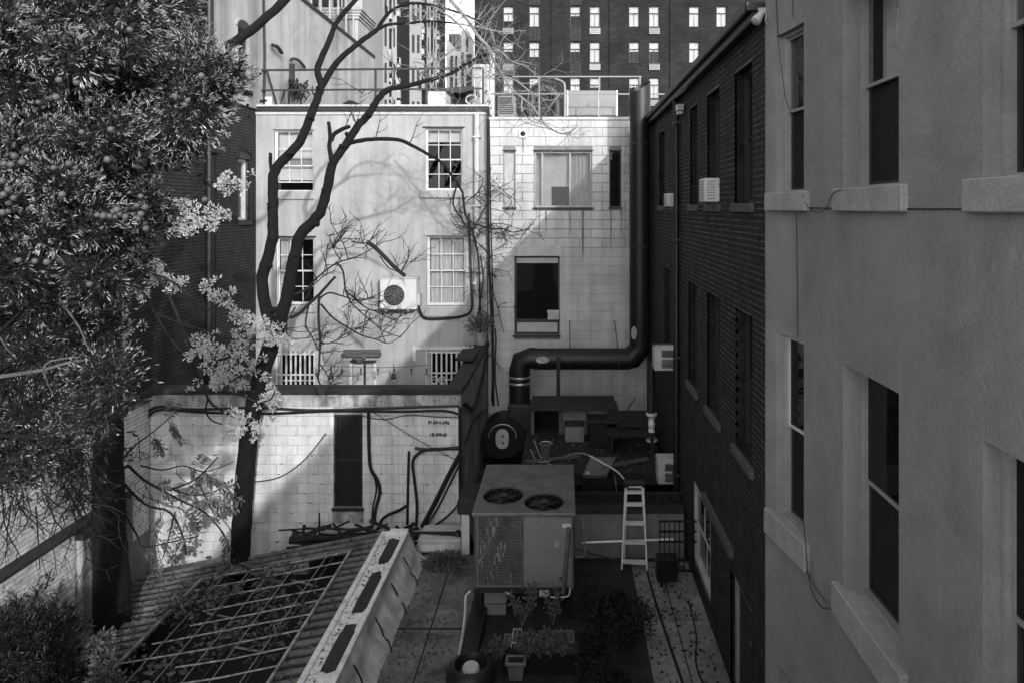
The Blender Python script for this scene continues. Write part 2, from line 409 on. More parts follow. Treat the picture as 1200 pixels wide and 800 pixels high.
def window(parent, m, u0, u1, z0, z1, rec=.14, fw=.05, cols=(1,1), rows=(1,1), split=.5, frame='white', sash=None, low_sash=None,
           pane='glass', low_pane=None, curtain=None, curtain_z=(0,1), curtain_mat='curtain', sill=None, sill_mat='white', wall_d=0, lift=0):
    F = M[frame]; S = M[sash or frame]; LS = M[low_sash or sash or frame]
    f = MB(); di, do = -rec-.09, -rec+.015
    f.mbox(m, u0+.002, u0+fw, z0+.002, z1-.002, di, do); f.mbox(m, u1-fw, u1-.002, z0+.002, z1-.002, di, do)
    f.mbox(m, u0+fw, u1-fw, z1-fw, z1-.002, di, do); f.mbox(m, u0+fw, u1-fw, z0+.002, z0+fw*.8, di, do)
    wo = f.build('window', F, parent)
    a, b, c, d = u0+fw, u1-fw, z0+fw*.8, z1-fw
    zm = c + (d-c)*split; sw = .026
    for k, (q0, q1, dd, mm, pn, nc, nr) in enumerate(((zm-.02, d, -rec-.035, S, pane, cols[0], rows[0]), (c+lift, zm+.02+lift, -rec-.07, LS, low_pane or pane, cols[1], rows[1]))):
        if q1 - q0 < .08: continue
        s = MB()
        s.mbox(m, a, a+sw, q0, q1, dd-.015, dd+.015); s.mbox(m, b-sw, b, q0, q1, dd-.015, dd+.015)
        s.mbox(m, a+sw, b-sw, q1-sw, q1, dd-.015, dd+.016); s.mbox(m, a+sw, b-sw, q0, q0+sw*1.1, dd-.015, dd+.016)
        for i in range(1, nc):
            u = a + (b-a)*i/nc; s.mbox(m, u-.0095, u+.0095, q0+sw, q1-sw, dd-.008, dd+.012)
        for i in range(1, nr):
            z = q0 + (q1-q0)*i/nr; s.mbox(m, a+sw, b-sw, z-.0095, z+.0095, dd-.007, dd+.013)
        s.build('sash', mm, wo)
        MB().mbox(m, a+sw*.8, b-sw*.8, q0+sw*.8, q1-sw*.8, dd-.003, dd).build('pane', M[pn], wo)
    if curtain:
        for (ca, cb) in curtain:
            n = 14; cm = MB(); dd = -rec-.17
            p = [a + (b-a)*(ca + (cb-ca)*i/n) for i in range(n+1)]
            za = c + (d-c)*curtain_z[0]; zb = c + (d-c)*curtain_z[1]
            amp = .018 if curtain_mat == 'curtain' else .002
            for i in range(n):
                d0 = dd + amp*math.sin(i*2.1); d1 = dd + amp*math.sin((i+1)*2.1)
                cm.quad(m(p[i],za,d0), m(p[i+1],za,d1), m(p[i+1],zb,d1), m(p[i],zb,d0))
            cm.build('curtain' if curtain_mat == 'curtain' else 'blind', M[curtain_mat], wo)
    if sill:
        h, ext, pro = sill
        MB().mbox(m, u0-ext, u1+ext, z0-h, z0, wall_d-.02 if not rec else -rec+.015, pro).build('sill', M[sill_mat], wo, bevel=.01)
    return wo
# ------------------------------------------------------------------ ground, sky is the world
tag(MB().quad((-400,-200,-3),(400,-200,-3),(400,600,-3),(-400,600,-3)).build('ground', M['felt']), kind='structure')
tag(MB().quad((-2.55,-.55,0),(2.3,-.55,0),(2.3,18,0),(-2.55,18,0)).build('roof_deck', M['felt_dark']), kind='structure')
tag(MB().quad((-8.6,-.55,-.9),(-2.56,-.55,-.9),(-2.56,13.3,-.9),(-8.6,13.3,-.9)).build('yard_soil', M['soil']), kind='structure')

# ------------------------------------------------------------------ unseen wall added behind the lens, height and white paint set for yard light
H = thing('unseen_rear_wall', 'unseen plain wall behind the camera, sized for the light in the yard', 'house', (0,-.8,-1))
ops = [(x, x+1, z, z+1.7) for x in (-7.5,-5,-2.6,-.5) for z in (EZ-4.4,)]
w_ = MB(); panel(w_, lambda u,z,d: (u, -.6 + d, z), -14, 2.36, -3, EZ-2.3, ops, .2)

w_.build('wall', M['block_low'], H)

# ------------------------------------------------------------------ right: grey stucco house
KN = [(-14,2.37),(6.3,2.37),(6.55,2.362),(6.75,2.345),(6.95,2.318),(7.12,2.285),(7.28,2.243),(7.43,2.2)]  # wall run on unseen behind the lens to keep sun off the yard roof
ky = [k[0] for k in KN]; kx = [k[1] for k in KN]
def smap(u, z, d): return (float(np.interp(u, ky, kx)) - d, u, z)
H = thing('stucco_house', 'grey stucco house with deep window reveals filling the right side', 'house', (2.37,3,-1))
UZ, UT, LZ, LT, BT = EZ+.17, EZ+1.83, EZ-3.21, EZ-1.3, EZ-4.8
W1, W2, W3, W4 = (6.67,7.24), (4.82,5.78), (2.75,3.855), (.6,1.6)
ops = []
for a, b in (W1, W2, W3, W4): ops += [(a,b,UZ,UT), (a,b,LZ,LT), (a,b,LZ-3.6,BT)]
wm = MB(); panel(wm, smap, -14, 7.43, -1, EZ+2.42, ops, .24, ky)
wm.quad((2.2,7.43,-1),(9,7.43,-1),(9,7.43,EZ+2.42),(2.2,7.43,EZ+2.42))
wm.quad(*[(x, y, EZ+2.42) for x, y in ((2.37,-14),(9,-14),(9,7.43),(2.2,7.43))])
wm.build('wall', M['stucco_grey'], H)
MB().box(2.9,-14,-1,2.95,7.4,EZ+2.3).build('room_partition', M['room'], H)
for i, (a, b) in enumerate((W1, W2, W3, W4)):
    window(H, smap, a, b, UZ, UT, .09 if i == 0 else .15 if i == 1 else .115, .035, split=.52, frame='frame_grey', sash='frame_grey', low_sash='frame_dark', low_pane='screen',
           curtain=[(.0,1)] if i == 1 else None, curtain_z=(.5,1), curtain_mat='blind')
    window(H, smap, a, b, LZ, LT, .09 if i == 0 else .15 if i == 1 else .115, .035, split=.5, frame='frame_grey', sash='frame_grey' if i else 'white', low_sash='frame_dark', pane='glass_dark', low_pane='screen')
    if i == 0: window(H, smap, a, b, LZ-3.6, BT, .12, .045, frame='frame_grey', pane='glass_dark', low_pane='glass_dark')
    e = .13
    MB().mbox(smap, a-e, min(b+e,7.42), UZ-.19, UZ+.004, -.085 if i == 0 else -.145 if i == 1 else -.11, .05).build('sill', M['sill_grey'], H, bevel=.009)
    MB().mbox(smap, a-e, min(b+e,7.42), LZ-.27, LZ+.004, -.085 if i == 0 else -.145 if i == 1 else -.11, .055).build('sill', M['sill_grey'], H, bevel=.009)

# thin wires stapled to the stucco
def wire(pts, r, label, group=None, mat_='cable', name='cable', sub=5):
    return solo(MB().tube(smooth_path(pts, sub), r, 5), name, M[mat_], label, 'cable', group, smooth=True)
def S(px, py, out=.015):
    # point on the stucco wall seen at this pixel
    k = (px-660)/800
    Y = 7.0
    for _ in range(30): Y = (float(np.interp(Y, ky, kx)) - out)/k
    return Vector((k*Y, Y, Z(py, Y)))
wire([S(909,-12),S(912,45),S(917,90),S(922,120),S(930,137)], .004, 'thin wire sagging across the upper window nearest the brick wall')
wire([S(929,-12),S(929,20)], .004, 'short thin wire above the upper window nearest the brick wall')
wire([S(933,236,.06),S(934,300),S(934.5,350),S(935,396)], .004, 'thin straight wire dropping between two windows of the stucco house')
wire([S(941,228,.055),S(947,243,.03),S(958,249,.02),S(969,243,.03),S(976,227,.06),S(986,222,.06)], .004, 'thin wire looped between the two upper sills of the stucco house')
wire([S(942,612,.055),S(947,670,.03),S(952,693),S(962,710),S(974,713,.06)], .004, 'thin wire looped below the lower sill nearest the brick wall')
wire([S(945,668,.04),S(957,690,.02),S(970,706,.06)], .004, 'short taut wire between the two lower sills of the stucco house')
wire([S(945,243.5,.004),S(1000,244.5,.004),S(1070,245,.004),S(1130,245,.004),S(1200,245,.004),S(1290,245,.004)], .006, 'dark cable run straight along the stucco at upper sill height', sub=2)

# floodlights under the gutter at the stucco corner
fl = thing('floodlight', 'small white twin floodlight under the gutter at the stucco corner', 'light', P(890,22,7.38))
MB().box(2.12,7.40,Z(16,7.4),2.2,7.44,Z(9,7.4)).build('bracket', M['offwhite'], fl)
MB().lathe(P(894,14,7.38), [(.02,0),(.032,.03),(.05,.11),(.055,.16),(.05,.165)], 14, (-.6,-.35,-.75)).build('lamp_head', M['offwhite'], fl, smooth=True)
MB().tube(smooth_path([P(894,12,7.40),P(898,18,7.38),P(897,24,7.38),P(900,30,7.4)],4), .008, 5).build('swivel_arm', M['offwhite'], fl)

# ------------------------------------------------------------------ right: dark brick building
XB = 2.2
bm_ = leftface(XB)
def yb(px): return XB*800/(px-660)
H = thing('brick_building', 'long dark brick side building running back from the grey stucco house', 'building', (XB,12,-1))
wins = []
for pa, pb, up in ((882,861,1), (843.5,829,1), (817,809,1), (796,788.5,1), (779,773,1)):
    wins.append((yb(pa), yb(pb), EZ+.07, EZ+1.73))
lows = []
for pa, pb in ((882,862), (843.5,829), (817,807), (785,779)):
    lows.append((yb(pa), yb(pb), EZ-3.0, EZ-1.25))
gr = [(yb(881),yb(856),.0,EZ-4.7), (yb(833),yb(813),.35,EZ-4.55)]
ops = wins + lows + gr
panel(w2 := MB(), bm_, 7.44, 18.0, -1, EZ+2.2, ops, .25, faces=False); w2.build('window_reveal', M['brick_dark'], H, kind='stuff')
wm = MB(); panel(wm, bm_, 7.44, 18.0, -1, EZ+2.2, ops, .25, rev=False)
wm.quad((XB,7.45,EZ+2.2),(9,7.45,EZ+2.2),(9,18,EZ+2.2),(XB,18,EZ+2.2)); wm.quad((XB,18,-1),(9,18,-1),(9,18,EZ+2.2),(XB,18,EZ+2.2))
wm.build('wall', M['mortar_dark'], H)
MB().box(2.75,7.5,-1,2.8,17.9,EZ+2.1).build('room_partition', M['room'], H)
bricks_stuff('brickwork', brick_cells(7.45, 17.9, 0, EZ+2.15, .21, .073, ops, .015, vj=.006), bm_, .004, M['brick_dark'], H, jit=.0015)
for a, b, c, d in wins + lows:
    window(H, bm_, a, b, c, d, .13, .05, frame='frame_dark', pane='glass_dark', low_pane='glass_dark', sash='frame_dark')
    MB().mbox(bm_, a-.08, b+.08, c-.11, c-.002, -.12, .05).build('sill', M['wood_grey'], H, bevel=.008)
a, b, c, d = gr[0]
dr = MB(); dr.mbox(bm_, a+.002, a+.08, c, d, -.16, -.06); dr.mbox(bm_, b-.08, b-.002, c, d, -.16, -.06); dr.mbox(bm_, a+.08, b-.08, d-.08, d-.002, -.16, -.06)
do_ = dr.build('door', M['frame_grey'], H)
MB().mbox(bm_, a+.08, b-.08, c+.01, d-.08, -.14, -.1).build('door_leaf', M['frame_dark'], do_)
MB().lathe(bm_(a+.2, 1.0, -.1), [(.02,0),(.03,.03),(.03,.05),(.0,.06)], 10, (-1,0,0)).build('knob', M['galv'], do_)
a, b, c, d = gr[1]
window(H, bm_, a, b, c, d, .02, .07, cols=(2,2), frame='offwhite', pane='glass_dark', low_pane='glass_dark')
MB().mbox(bm_, yb(860), yb(826), EZ-4.5, EZ-4.38, 0, .06).build('lintel', M['wood_grey'], H)
# gutter and parapet edge
g_ = MB(); g_.box(1.99,7.46,EZ+2.16,2.24,17.9,EZ+2.27)
g_.box(2.06,7.46,EZ+2.06,2.19,17.9,EZ+2.16)
g_.build('gutter', M['black_metal'], H, bevel=.015)
dp = MB(); dp.tube([(2.12,yb(796),EZ+2.08),(2.13,yb(797),EZ+1.9),(2.13,yb(797),.05)], .055, 8)
dp.build('downpipe', M['black_metal'], H, smooth=True)
for zz in (EZ+1.6, EZ-.6, EZ-2.8, 1.2): MB().mbox(bm_, yb(797)-.08, yb(797)+.08, zz, zz+.05, 0, .13).build('pipe_bracket', M['dark_metal'], H)

# window air conditioners on the dark brick wall
def window_ac(u0, u1, z0, z1, out, label, m=bm_, matn='white'):
    t = thing('window_air_conditioner', label, 'air conditioner', m((u0+u1)/2, z0, out/2), 'air conditioners in the dark brick wall windows')
    MB().mbox(m, u0, u1, z0, z1, -.1, out).build('casing', M[matn], t, bevel=.012)
    s = MB()
    n = 7
    for i in range(n):
        z = z0 + (z1-z0)*(.14+.72*i/(n-1)); s.mbox(m, u0-.006, u0, z-.008, z+.008, .05, out-.04)
        s.mbox(m, u0+.05, u1-.05, z-.008, z+.008, out, out+.006)
    s.build('louvre', M['frame_grey'], t)
    MB().mbox(m, u0+.05, u0+.09, z0-.12, z0, -.1, out*.5).build('support', M['dark_metal'], t)
window_ac(9.67, 10.05, EZ+.1, EZ+.44, .2, 'white air conditioner in the tall upper window of the dark brick wall')
window_ac(yb(796)+.05, yb(796)+.5, EZ+.05, EZ+.3, .22, 'small far air conditioner beside the black downpipe of the brick wall')

# condenser units hung on the dark brick wall, facing the lens
def wall_unit(px0, py0, px1, py1, Y, dep, label, rail=False):
    x0, x1, z0, z1 = X(px0,Y), min(X(px1,Y), XB-.01), Z(py1,Y), Z(py0,Y)
    t = thing('wall_condenser', label, 'air conditioner', ((x0+x1)/2, Y, z0), 'condensers hung on the dark brick wall')
    MB().box(x0,Y,z0,x1,Y+dep,z1).build('casing', M['offwhite'], t, bevel=.012)
    zm = (z0+z1)/2
    for a, b in ((z0+.05, zm-.02), (zm+.02, z1-.08)):
        gm = MB(); gm.box(x0+.13,Y-.004,a,x1-.03,Y,b); go = gm.build('grille', M['frame_grey'], t)
        lm = MB(); n = 7
        for i in range(n): z = a + (b-a)*(i+.5)/n; lm.box(x0+.14,Y-.012,z-.006,x1-.04,Y-.004,z+.006)
        lm.build('slat', M['dark_metal'], go)
    bk = MB(); bk.box(x0-.05,Y+.05,z1+.02,XB,Y+.09,z1+.05) if not rail else bk.box(x0,Y+.05,z0-.05,XB,Y+.09,z0-.01)
    bk.bar((x0-.02,Y+.07,z1+.02),(x0+.2,Y+.07,z1-.25),.03,.03) if not rail else None
    bk.build('bracket', M['black_metal'], t)
wall_unit(767, 405, 796, 434, 12.95, .35, 'upper white condenser hung on the dark brick wall near the tall stack')
wall_unit(771, 538, 793, 567, 13.1, .35, 'lower white condenser on the brick wall behind the stepladder', True)

# black balcony grille low on the brick wall
t = thing('metal_railing', 'black metal railing of a landing at the foot of the brick wall', 'railing', (1.85,11.2,0))
for i in range(8):
    xx = X(773,11.2) + (2.15-X(773,11.2))*i/7; MB().bar((xx,11.2,Z(668,11.2)),(xx,11.2,Z(610,11.2)),.016,.016).build('baluster', M['black_metal'], t)
for py in (610,622,634,668): MB().bar((X(772,11.2),11.2,Z(py,11.2)),(2.19,11.2,Z(py,11.2)),.03,.025).build('rail', M['black_metal'], t)
MB().box(X(770,11.25),11.25,Z(680,11.25)-.02,X(795,11.25),11.5,Z(655,11.25)).build('meter_box', M['black_metal'], t, bevel=.02)
MB().bar((X(775,11.2),11.2,0.01),(X(775,11.2),11.2,Z(668,11.2)),.04,.04).build('post', M['black_metal'], t)

# ------------------------------------------------------------------ back: stuccoed town house, facade facing the lens
YF = 18.0
fm = front(YF)
def fx(px): return X(px, YF)
def fz(py): return Z(py, YF)
H = thing('stucco_townhouse', 'pale stuccoed town house facade at the back behind the forked tree', 'house', (-5,YF,0))
O = dict(L1=(321,152,367,224), L2=(323,278,368,357), L3=(325,412,369,480), R1=(498,150,542,223), R2=(500,276,546,358), R3=(500,410,547,480), D=(412,424,440,480))
ops = [(fx(a),fx(c),fz(d),fz(b)) for a,b,c,d in O.values()]
BX0, BX1 = -8.1, fx(571)
wm = MB(); panel(wm, fm, BX0, BX1, 0, fz(133), ops, .16)
wm.build('wall', M['facade'], H)
rf = MB(); rf.box(BX0,YF+.02,fz(131)-.1,BX1,30,fz(129)); rf.build('roof', M['felt'], H)
MB().box(BX0,YF+1.6,0,BX1,YF+1.65,fz(132)).build('room_partition', M['room'], H)
ws = MB(); ws.quad((BX1,YF,0),(BX1,30,0),(BX1,30,fz(131)),(BX1,YF,fz(131))); ws.quad((BX0,30,0),(BX1,30,0),(BX1,30,fz(131)),(BX0,30,fz(131)))
ws.build('party_wall', M['facade'], H)
cn = MB(); cn.mbox(fm, BX0, BX1+.05, fz(131), fz(126), -.1, .10); cn.build('cornice', M['dark_metal'], H, bevel=.012)
MB().mbox(fm, BX0, BX1+.05, fz(125.8), fz(123.5), -.14, .14).build('cornice_cap', M['offwhite'], H, bevel=.01)
MB().mbox(fm, BX0, BX1, fz(134.5), fz(131.2), -.05, .045).build('cornice_band', M['offwhite'], H)
def fwin(k, **kw):
    a,b,c,d = O[k]; return window(H, fm, fx(a), fx(c), fz(d), fz(b), .09, .034, **kw)
fwin('L1', cols=(3,3), rows=(2,1), split=.42, lift=.2, curtain=[(0,1)], curtain_z=(.17,1), curtain_mat='blind', sill=(.22,.04,.05), sill_mat='facade')
fwin('L2', cols=(3,3), rows=(2,2), curtain=[(0,.33)], sill=(.2,.04,.05), sill_mat='facade')
fwin('R1', cols=(3,3), rows=(2,2), curtain=[(0,1)], curtain_z=(.8,1), curtain_mat='blind', sill=(.2,.12,.07), sill_mat='facade')
fwin('R2', cols=(3,3), rows=(2,2), curtain=[(.02,.6),(.6,.98)], curtain_z=(.0,1), sill=(.28,.05,.05), sill_mat='facade')
fwin('L3', pane='glass_dark', low_pane='glass_dark'); fwin('R3', pane='glass_dark', low_pane='glass_dark')
for k in ('L3','R3'):
    a,b,c,d = O[k]
    g_ = MB(); n = 8
    for i in range(n+1):
        u = fx(a) + (fx(c)-fx(a))*i/n; g_.mbox(fm, u-.022, u+.022, fz(d), fz(b)+.02, .01, .04)
    for py in (b+2, b+26): g_.mbox(fm, fx(a)-.02, fx(c)+.02, fz(py)-.02, fz(py)+.02, .035, .055)
    if k == 'R3':
        for sx_ in (-.1,.1):
            c0 = Vector((fx(a+14)+sx_, YF-.05, fz(b+34))); g_.tube([c0+Vector((math.cos(q)*.09,0,math.sin(q)*.09)) for q in np.linspace(0,6.28,13)], .016, 4)
            c0 = c0 - Vector((0,0,.19)); g_.tube([c0+Vector((math.cos(q)*.09,0,math.sin(q)*.09)) for q in np.linspace(0,6.28,13)], .016, 4)
    g_.build('window_bars', M['white'], H)
for k in ('L2','R1','L1','R2'):                     # dark drip line over each window head
    a,b,c,d = O[k]; MB().mbox(fm, fx(a)-.06, fx(c)+.06, fz(b)+.004, fz(b)+.035, -.05, .03).build('drip_moulding', M['dark_metal'] if k in ('L2','R1') else M['facade'], H)
# stucco surround of the barred window
sr = MB(); sr.mbox(fm, fx(484), fx(556), fz(409), fz(405.5), 0, .06); sr.mbox(fm, fx(484), fx(488), fz(422), fz(409.2), 0, .06)
sr.build('drip_moulding', M['white'], H)
MB().mbox(fm, fx(412), fx(440), fz(480), fz(424), -.15, -.1).build('door_leaf', M['board'], H)
MB().mbox(fm, fx(425), fx(427.5), fz(480), fz(427), -.1, -.08).build('door_post', M['frame_dark'], H)
MB().mbox(fm, fx(411), fx(441), fz(424), fz(421.5), -.1, .06).build('lintel', M['dark_metal'], H)
jm = MB()
for p in (410, 438): jm.mbox(fm, fx(p), fx(p+3), fz(480), fz(424.2), -.1, .03)
jm.build('door_frame', M['white'], H)
# pale drainpipe at the right edge
dp = MB(); dp.tube([(fx(559),YF-.09,fz(134)),(fx(559),YF-.09,fz(270)),(fx(560),YF-.09,fz(400)),(fx(560),YF-.09,fz(480))], .075, 10)
for py in (160,240,330): dp.mbox(fm, fx(555), fx(564), fz(py+2), fz(py), 0, .18)
dp.build('downpipe', M['offwhite'], H, smooth=True)

t = solo(MB().mbox(fm, fx(402), fx(447), fz(416), fz(413), 0, .16).mbox(fm, fx(403), fx(446), fz(413), fz(409), 0, .05), 'wall_shelf', M['wood_grey'], 'worn plank shelf fixed above the small door of the facade', 'shelf')
solo(MB().tube(smooth_path([(fx(416),YF-.08,fz(417)),(fx(420),YF-.13,fz(419)),(fx(424),YF-.1,fz(421)),(fx(427),YF-.12,fz(416.5)),(fx(430),YF-.08,fz(418))],3), [.05,.07]+[.06]*10+[.03], 6), 'bird_nest', M['wood_grey'], 'little heap of twigs on the lintel of the small facade door', 'twigs')

# condenser on the facade
t = thing('condenser_unit', 'white outdoor condenser with round fan on the pale facade', 'air conditioner', (fx(472),YF-.25,fz(360)))
y0, y1 = YF-.42, YF-.1
x0,x1,z0,z1 = fx(450),fx(492),fz(360),fz(325)
MB().box(x0,y0,z0,x1,y1,z1).build('casing', M['white'], t, bevel=.015)
MB().box(x0-.015,y0-.02,z1,x1+.03,y1,z1+.04).build('lid', M['offwhite'], t, bevel=.01)
c0 = Vector((fx(466.5), y0-.012, fz(343.5))); R = .265
f_ = MB(); f_.lathe(c0+Vector((0,.011,0)), [(R,0),(R-.001,.004),(0.01,.005)], 28, (0,-1,0)); f_.build('fan_opening', M['room'], t)
gr_ = MB()
for q in (R, R*.86, R*.72, R*.58, R*.44, R*.3, R*.16): gr_.tube([c0+Vector((math.cos(a)*q,0,math.sin(a)*q)) for a in np.linspace(0,2*math.pi,29)], .0055, 4)
for i in range(12): a = i*math.pi/6; gr_.bar(c0, c0+Vector((math.cos(a)*R,0,math.sin(a)*R)), .006, .006)
gr_.build('fan_guard', M['hvac'], t)
fb = MB()
for i in range(3):
    a = i*2.094+.4; ca, sa = math.cos(a), math.sin(a)
    fb.quad(c0+Vector((0,.006,0)), c0+Vector((ca*R*.9,.004,sa*R*.9)), c0+Vector((math.cos(a+.9)*R*.9,.008,math.sin(a+.9)*R*.9)))
fb.build('fan_blade', M['dark_metal'], t)
bb = MB(); bb.box(x0+.12,y0+.02,z0-.05,x0+.17,YF,z0-.005); bb.box(x1-.25,y0+.02,z0-.05,x1-.2,YF,z0-.005)
bb.build('bracket', M['offwhite'], t)
MB().box(x1,y0+.05,z0+.1,x1+.08,y1-.02,z0+.4).build('valve_cover', M['offwhite'], t, bevel=.01)
wire([(fx(492),YF-.2,fz(357)),(fx(495),YF-.06,fz(369)),(fx(503),YF-.05,fz(373)),(fx(530),YF-.05,fz(372)),(fx(545),YF-.05,fz(369)),(fx(553),YF-.05,fz(362)),(fx(553),YF-.05,fz(340)),(fx(551),YF-.05,fz(290)),(fx(550),YF-.05,fz(250))], .035, 'thick black hose looping from the white condenser under the curtained window')

# ------------------------------------------------------------------ back: painted block building
YB_ = 17.95
gm_ = front(YB_)
H = thing('block_building', 'painted concrete block building at the back with a large two pane window', 'building', (0,YB_,0))
Q = dict(N1=(590,177,604,243), C=(626,177,694,243), N2=(714,177,728,243), L=(603,300,656,392))
ops = [(X(a,YB_),X(c,YB_),Z(d,YB_),Z(b,YB_)) for a,b,c,d in Q.values()]
C0, C1, CT = BX1+.03, 2.19, Z(140,YB_)
wm = MB(); panel(wm, gm_, C0, C1, 0, CT, ops, .14); wm.build('wall', M['mortar_joint'], H)
MB().box(C0,YB_+.02,CT-.15,C1,27,CT-.12).build('roof', M['felt'], H)
MB().box(C0,YB_+1.2,0,C1,YB_+1.22,CT-.2).build('room_partition', M['room'], H)
pw = MB(); pw.quad((C1,YB_,0),(C1,27,0),(C1,27,CT),(C1,YB_,CT)); pw.quad((C0,27,0),(C1,27,0),(C1,27,CT-.1),(C0,27,CT-.1)); pw.build('party_wall', M['block_white'], H)
vent_op = (X(608,YB_),X(618,YB_),Z(162,YB_),Z(152,YB_))
cells = brick_cells(C0, C1, Z(290,YB_), CT-.02, .6, .242, ops, .014)
cells2 = brick_cells(C0, C1, Z(290,YB_)-.242*18, Z(290,YB_)-.001, .6, .242, ops + [(X(603,YB_),X(656,YB_),Z(300,YB_),Z(286,YB_))], .004)
blocks(cells, YB_, .012, M['block_white'], H); blocks(cells2, YB_, .008, M['block_white'], H, jit=.002)
MB().mbox(gm_, C0, C1, CT-.02, CT+.06, -.12, .05).build('coping', M['block_white'], H, bevel=.012)
MB().mbox(gm_, X(601,YB_), X(658,YB_), Z(300,YB_), Z(287,YB_), 0, .035).build('lintel', M['offwhite'], H, bevel=.008)
MB().mbox(gm_, X(601,YB_), X(657,YB_), Z(394.5,YB_), Z(392.2,YB_), -.05, .07).build('sill', M['frame_dark'], H)
def cwin(k, name='window'):
    a,b,c,d = Q[k]; return X(a,YB_), X(c,YB_), Z(d,YB_), Z(b,YB_)
def frame_(u0,u1,z0,z1,fw,matn,d0=-.13,d1=-.06,mids=()):
    f = MB(); f.mbox(gm_,u0+.002,u0+fw,z0+.002,z1-.002,d0,d1); f.mbox(gm_,u1-fw,u1-.002,z0+.002,z1-.002,d0,d1)
    f.mbox(gm_,u0+fw,u1-fw,z1-fw,z1-.002,d0,d1); f.mbox(gm_,u0+fw,u1-fw,z0+.002,z0+fw,d0,d1)
    for q in mids: f.mbox(gm_,q-fw/2,q+fw/2,z0+fw,z1-fw,d0,d1-.01)
    return f.build('window', M[matn], H)
u0,u1,z0,z1 = cwin('C')
um = u0+(u1-u0)*.62
wo_ = frame_(u0,u1,z0,z1,.05,'frame_grey',mids=(um, u0+(u1-u0)*.14))
MB().mbox(gm_,u0+.04,um,z0+.04,z1-.04,-.11,-.10).build('pane', M['glass'], wo_)
MB().mbox(gm_,um,u1-.04,z0+.04,z1-.04,-.11,-.10).build('pane', M['glass'], wo_)
n = 16; cm = MB(); p = np.linspace(um, u1-.03, n+1)
for i in range(n): cm.quad(gm_(p[i],z0,-.25+.02*math.sin(i*2)), gm_(p[i+1],z0,-.25+.02*math.sin(i*2+2)), gm_(p[i+1],z1,-.25+.02*math.sin(i*2+2)), gm_(p[i],z1,-.25+.02*math.sin(i*2)))
cm.build('curtain', M['frame_grey'], wo_)
cm = MB(); cm.mbox(gm_, u0+.03, um, z0+.55, z1, -.27, -.25); cm.mbox(gm_, u0+.03, u0+.45, z0, z0+.55, -.27, -.25); cm.mbox(gm_, u0+.95, um, z0, z0+.55, -.27, -.25)
cm.build('blind', M['board'], wo_)
MB().mbox(gm_, u0-.04, u1+.04, z1+.004, z1+.03, -.1, .03).build('drip_moulding', M['dark_metal'], H)
MB().mbox(gm_, u0-.04, u1+.04, z0-.05, z0-.003, -.1, .05).build('sill', M['dark_metal'], H)
for k, pm in (('N1','board'),('N2','glass_dark')):
    u0,u1,z0,z1 = cwin(k); wo_ = frame_(u0,u1,z0,z1,.035,'frame_grey' if k=='N1' else 'frame_dark')
    MB().mbox(gm_,u0+.03,u1-.03,z0+.03,z1-.03,-.11,-.10).build('pane' if k=='N2' else 'boarding', M[pm], wo_)
    MB().mbox(gm_, u0-.03, u1+.03, z1+.004, z1+.028, -.1, .025).build('drip_moulding', M['dark_metal'], H)
    MB().mbox(gm_, u0-.03, u1+.03, z0-.035, z0-.003, -.1, .04).build('sill', M['dark_metal'], H)
u0,u1,z0,z1 = cwin('L'); wo_ = frame_(u0,u1,z0,z1,.05,'frame_dark')
zs_ = Z(376,YB_)
MB().mbox(gm_,u0+.05,u1-.05,zs_-.04,zs_+.04,-.13,-.055).build('transom', M['frame_dark'], wo_)
MB().mbox(gm_,u0+.04,u1-.04,zs_,z1-.04,-.11,-.10).build('pane', M['glass_dark'], wo_)
MB().mbox(gm_,u0+.06,u1-.06,z0+.06,zs_-.05,-.11,-.07).build('panel', M['board'], wo_)
MB().mbox(gm_,u0+.05,u1-.05,z1-.19,z1-.05,-.099,-.08).build('blind', M['board'], wo_)
for px,py,w_,h_ in ((683,246,3.2,62),(640,246,1.6,26),(716,246,1.8,50),(668,246,1.4,30),(613,163,2,18),(728,246,1.5,36),(632,246,1.2,40)):
    st = MB(); a, c = X(px,YB_), Z(py,YB_); ww = w_/800*YB_/2; hh = h_/800*YB_; L_ = [(-1,0),(-.7,.2),(-.9,.45),(-.5,.75),(-.1,1),(.2,.97),(.6,.7),(.8,.4),(.75,.15),(1,0)]
    st.prism([gm_(a+ww*q, c-hh*r, .0165) for q, r in L_], (0,.0035,0)); st.build('rust_streak', M['rust'], H)
t = thing('storage_box', 'small pale box on the ledge of the big dark lower window', 'box', (X(647,YB_),YB_-.03,zs_+.04))
MB().box(X(642,YB_),YB_-.045,zs_+.042,X(655,YB_),YB_+.05,Z(366,YB_)).build('carton', M['board'], t)
MB().box(X(641.5,YB_),YB_-.05,Z(366,YB_),X(655.3,YB_),YB_+.055,Z(363.5,YB_)).build('lid', M['offwhite'], t)
t = thing('wall_vent', 'small white round vent high on the block building', 'vent', (X(613,YB_),YB_,Z(157,YB_)))
MB().mbox(gm_, *vent_op, .012, .05).build('plate', M['white'], t, bevel=.01)
MB().lathe((X(613,YB_),YB_-.05,Z(157,YB_)), [(.06,0),(.065,.015),(.05,.02)], 16, (0,-1,0)).build('collar', M['room'], t)
# conduits running down the joint of the two buildings
wire([(X(571.5,17.85),17.85,Z(128,17.85)),(X(572,17.85),17.85,Z(250,17.85)),(X(574,17.85),17.85,Z(330,17.85)),(X(577,17.85),17.85,Z(400,17.85)),(X(578,17.85),17.85,Z(475,17.85))], .035, 'thick black conduit down the joint between pale facade and block building', sub=3)
wire([(X(580,17.88),17.88,Z(385,17.88)),(X(581,17.88),17.88,Z(400,17.88)),(X(580,17.88),17.88,Z(440,17.88)),(X(584,17.88),17.88,Z(475,17.88))], .02, 'short black pipe low on the block building beside the duct')

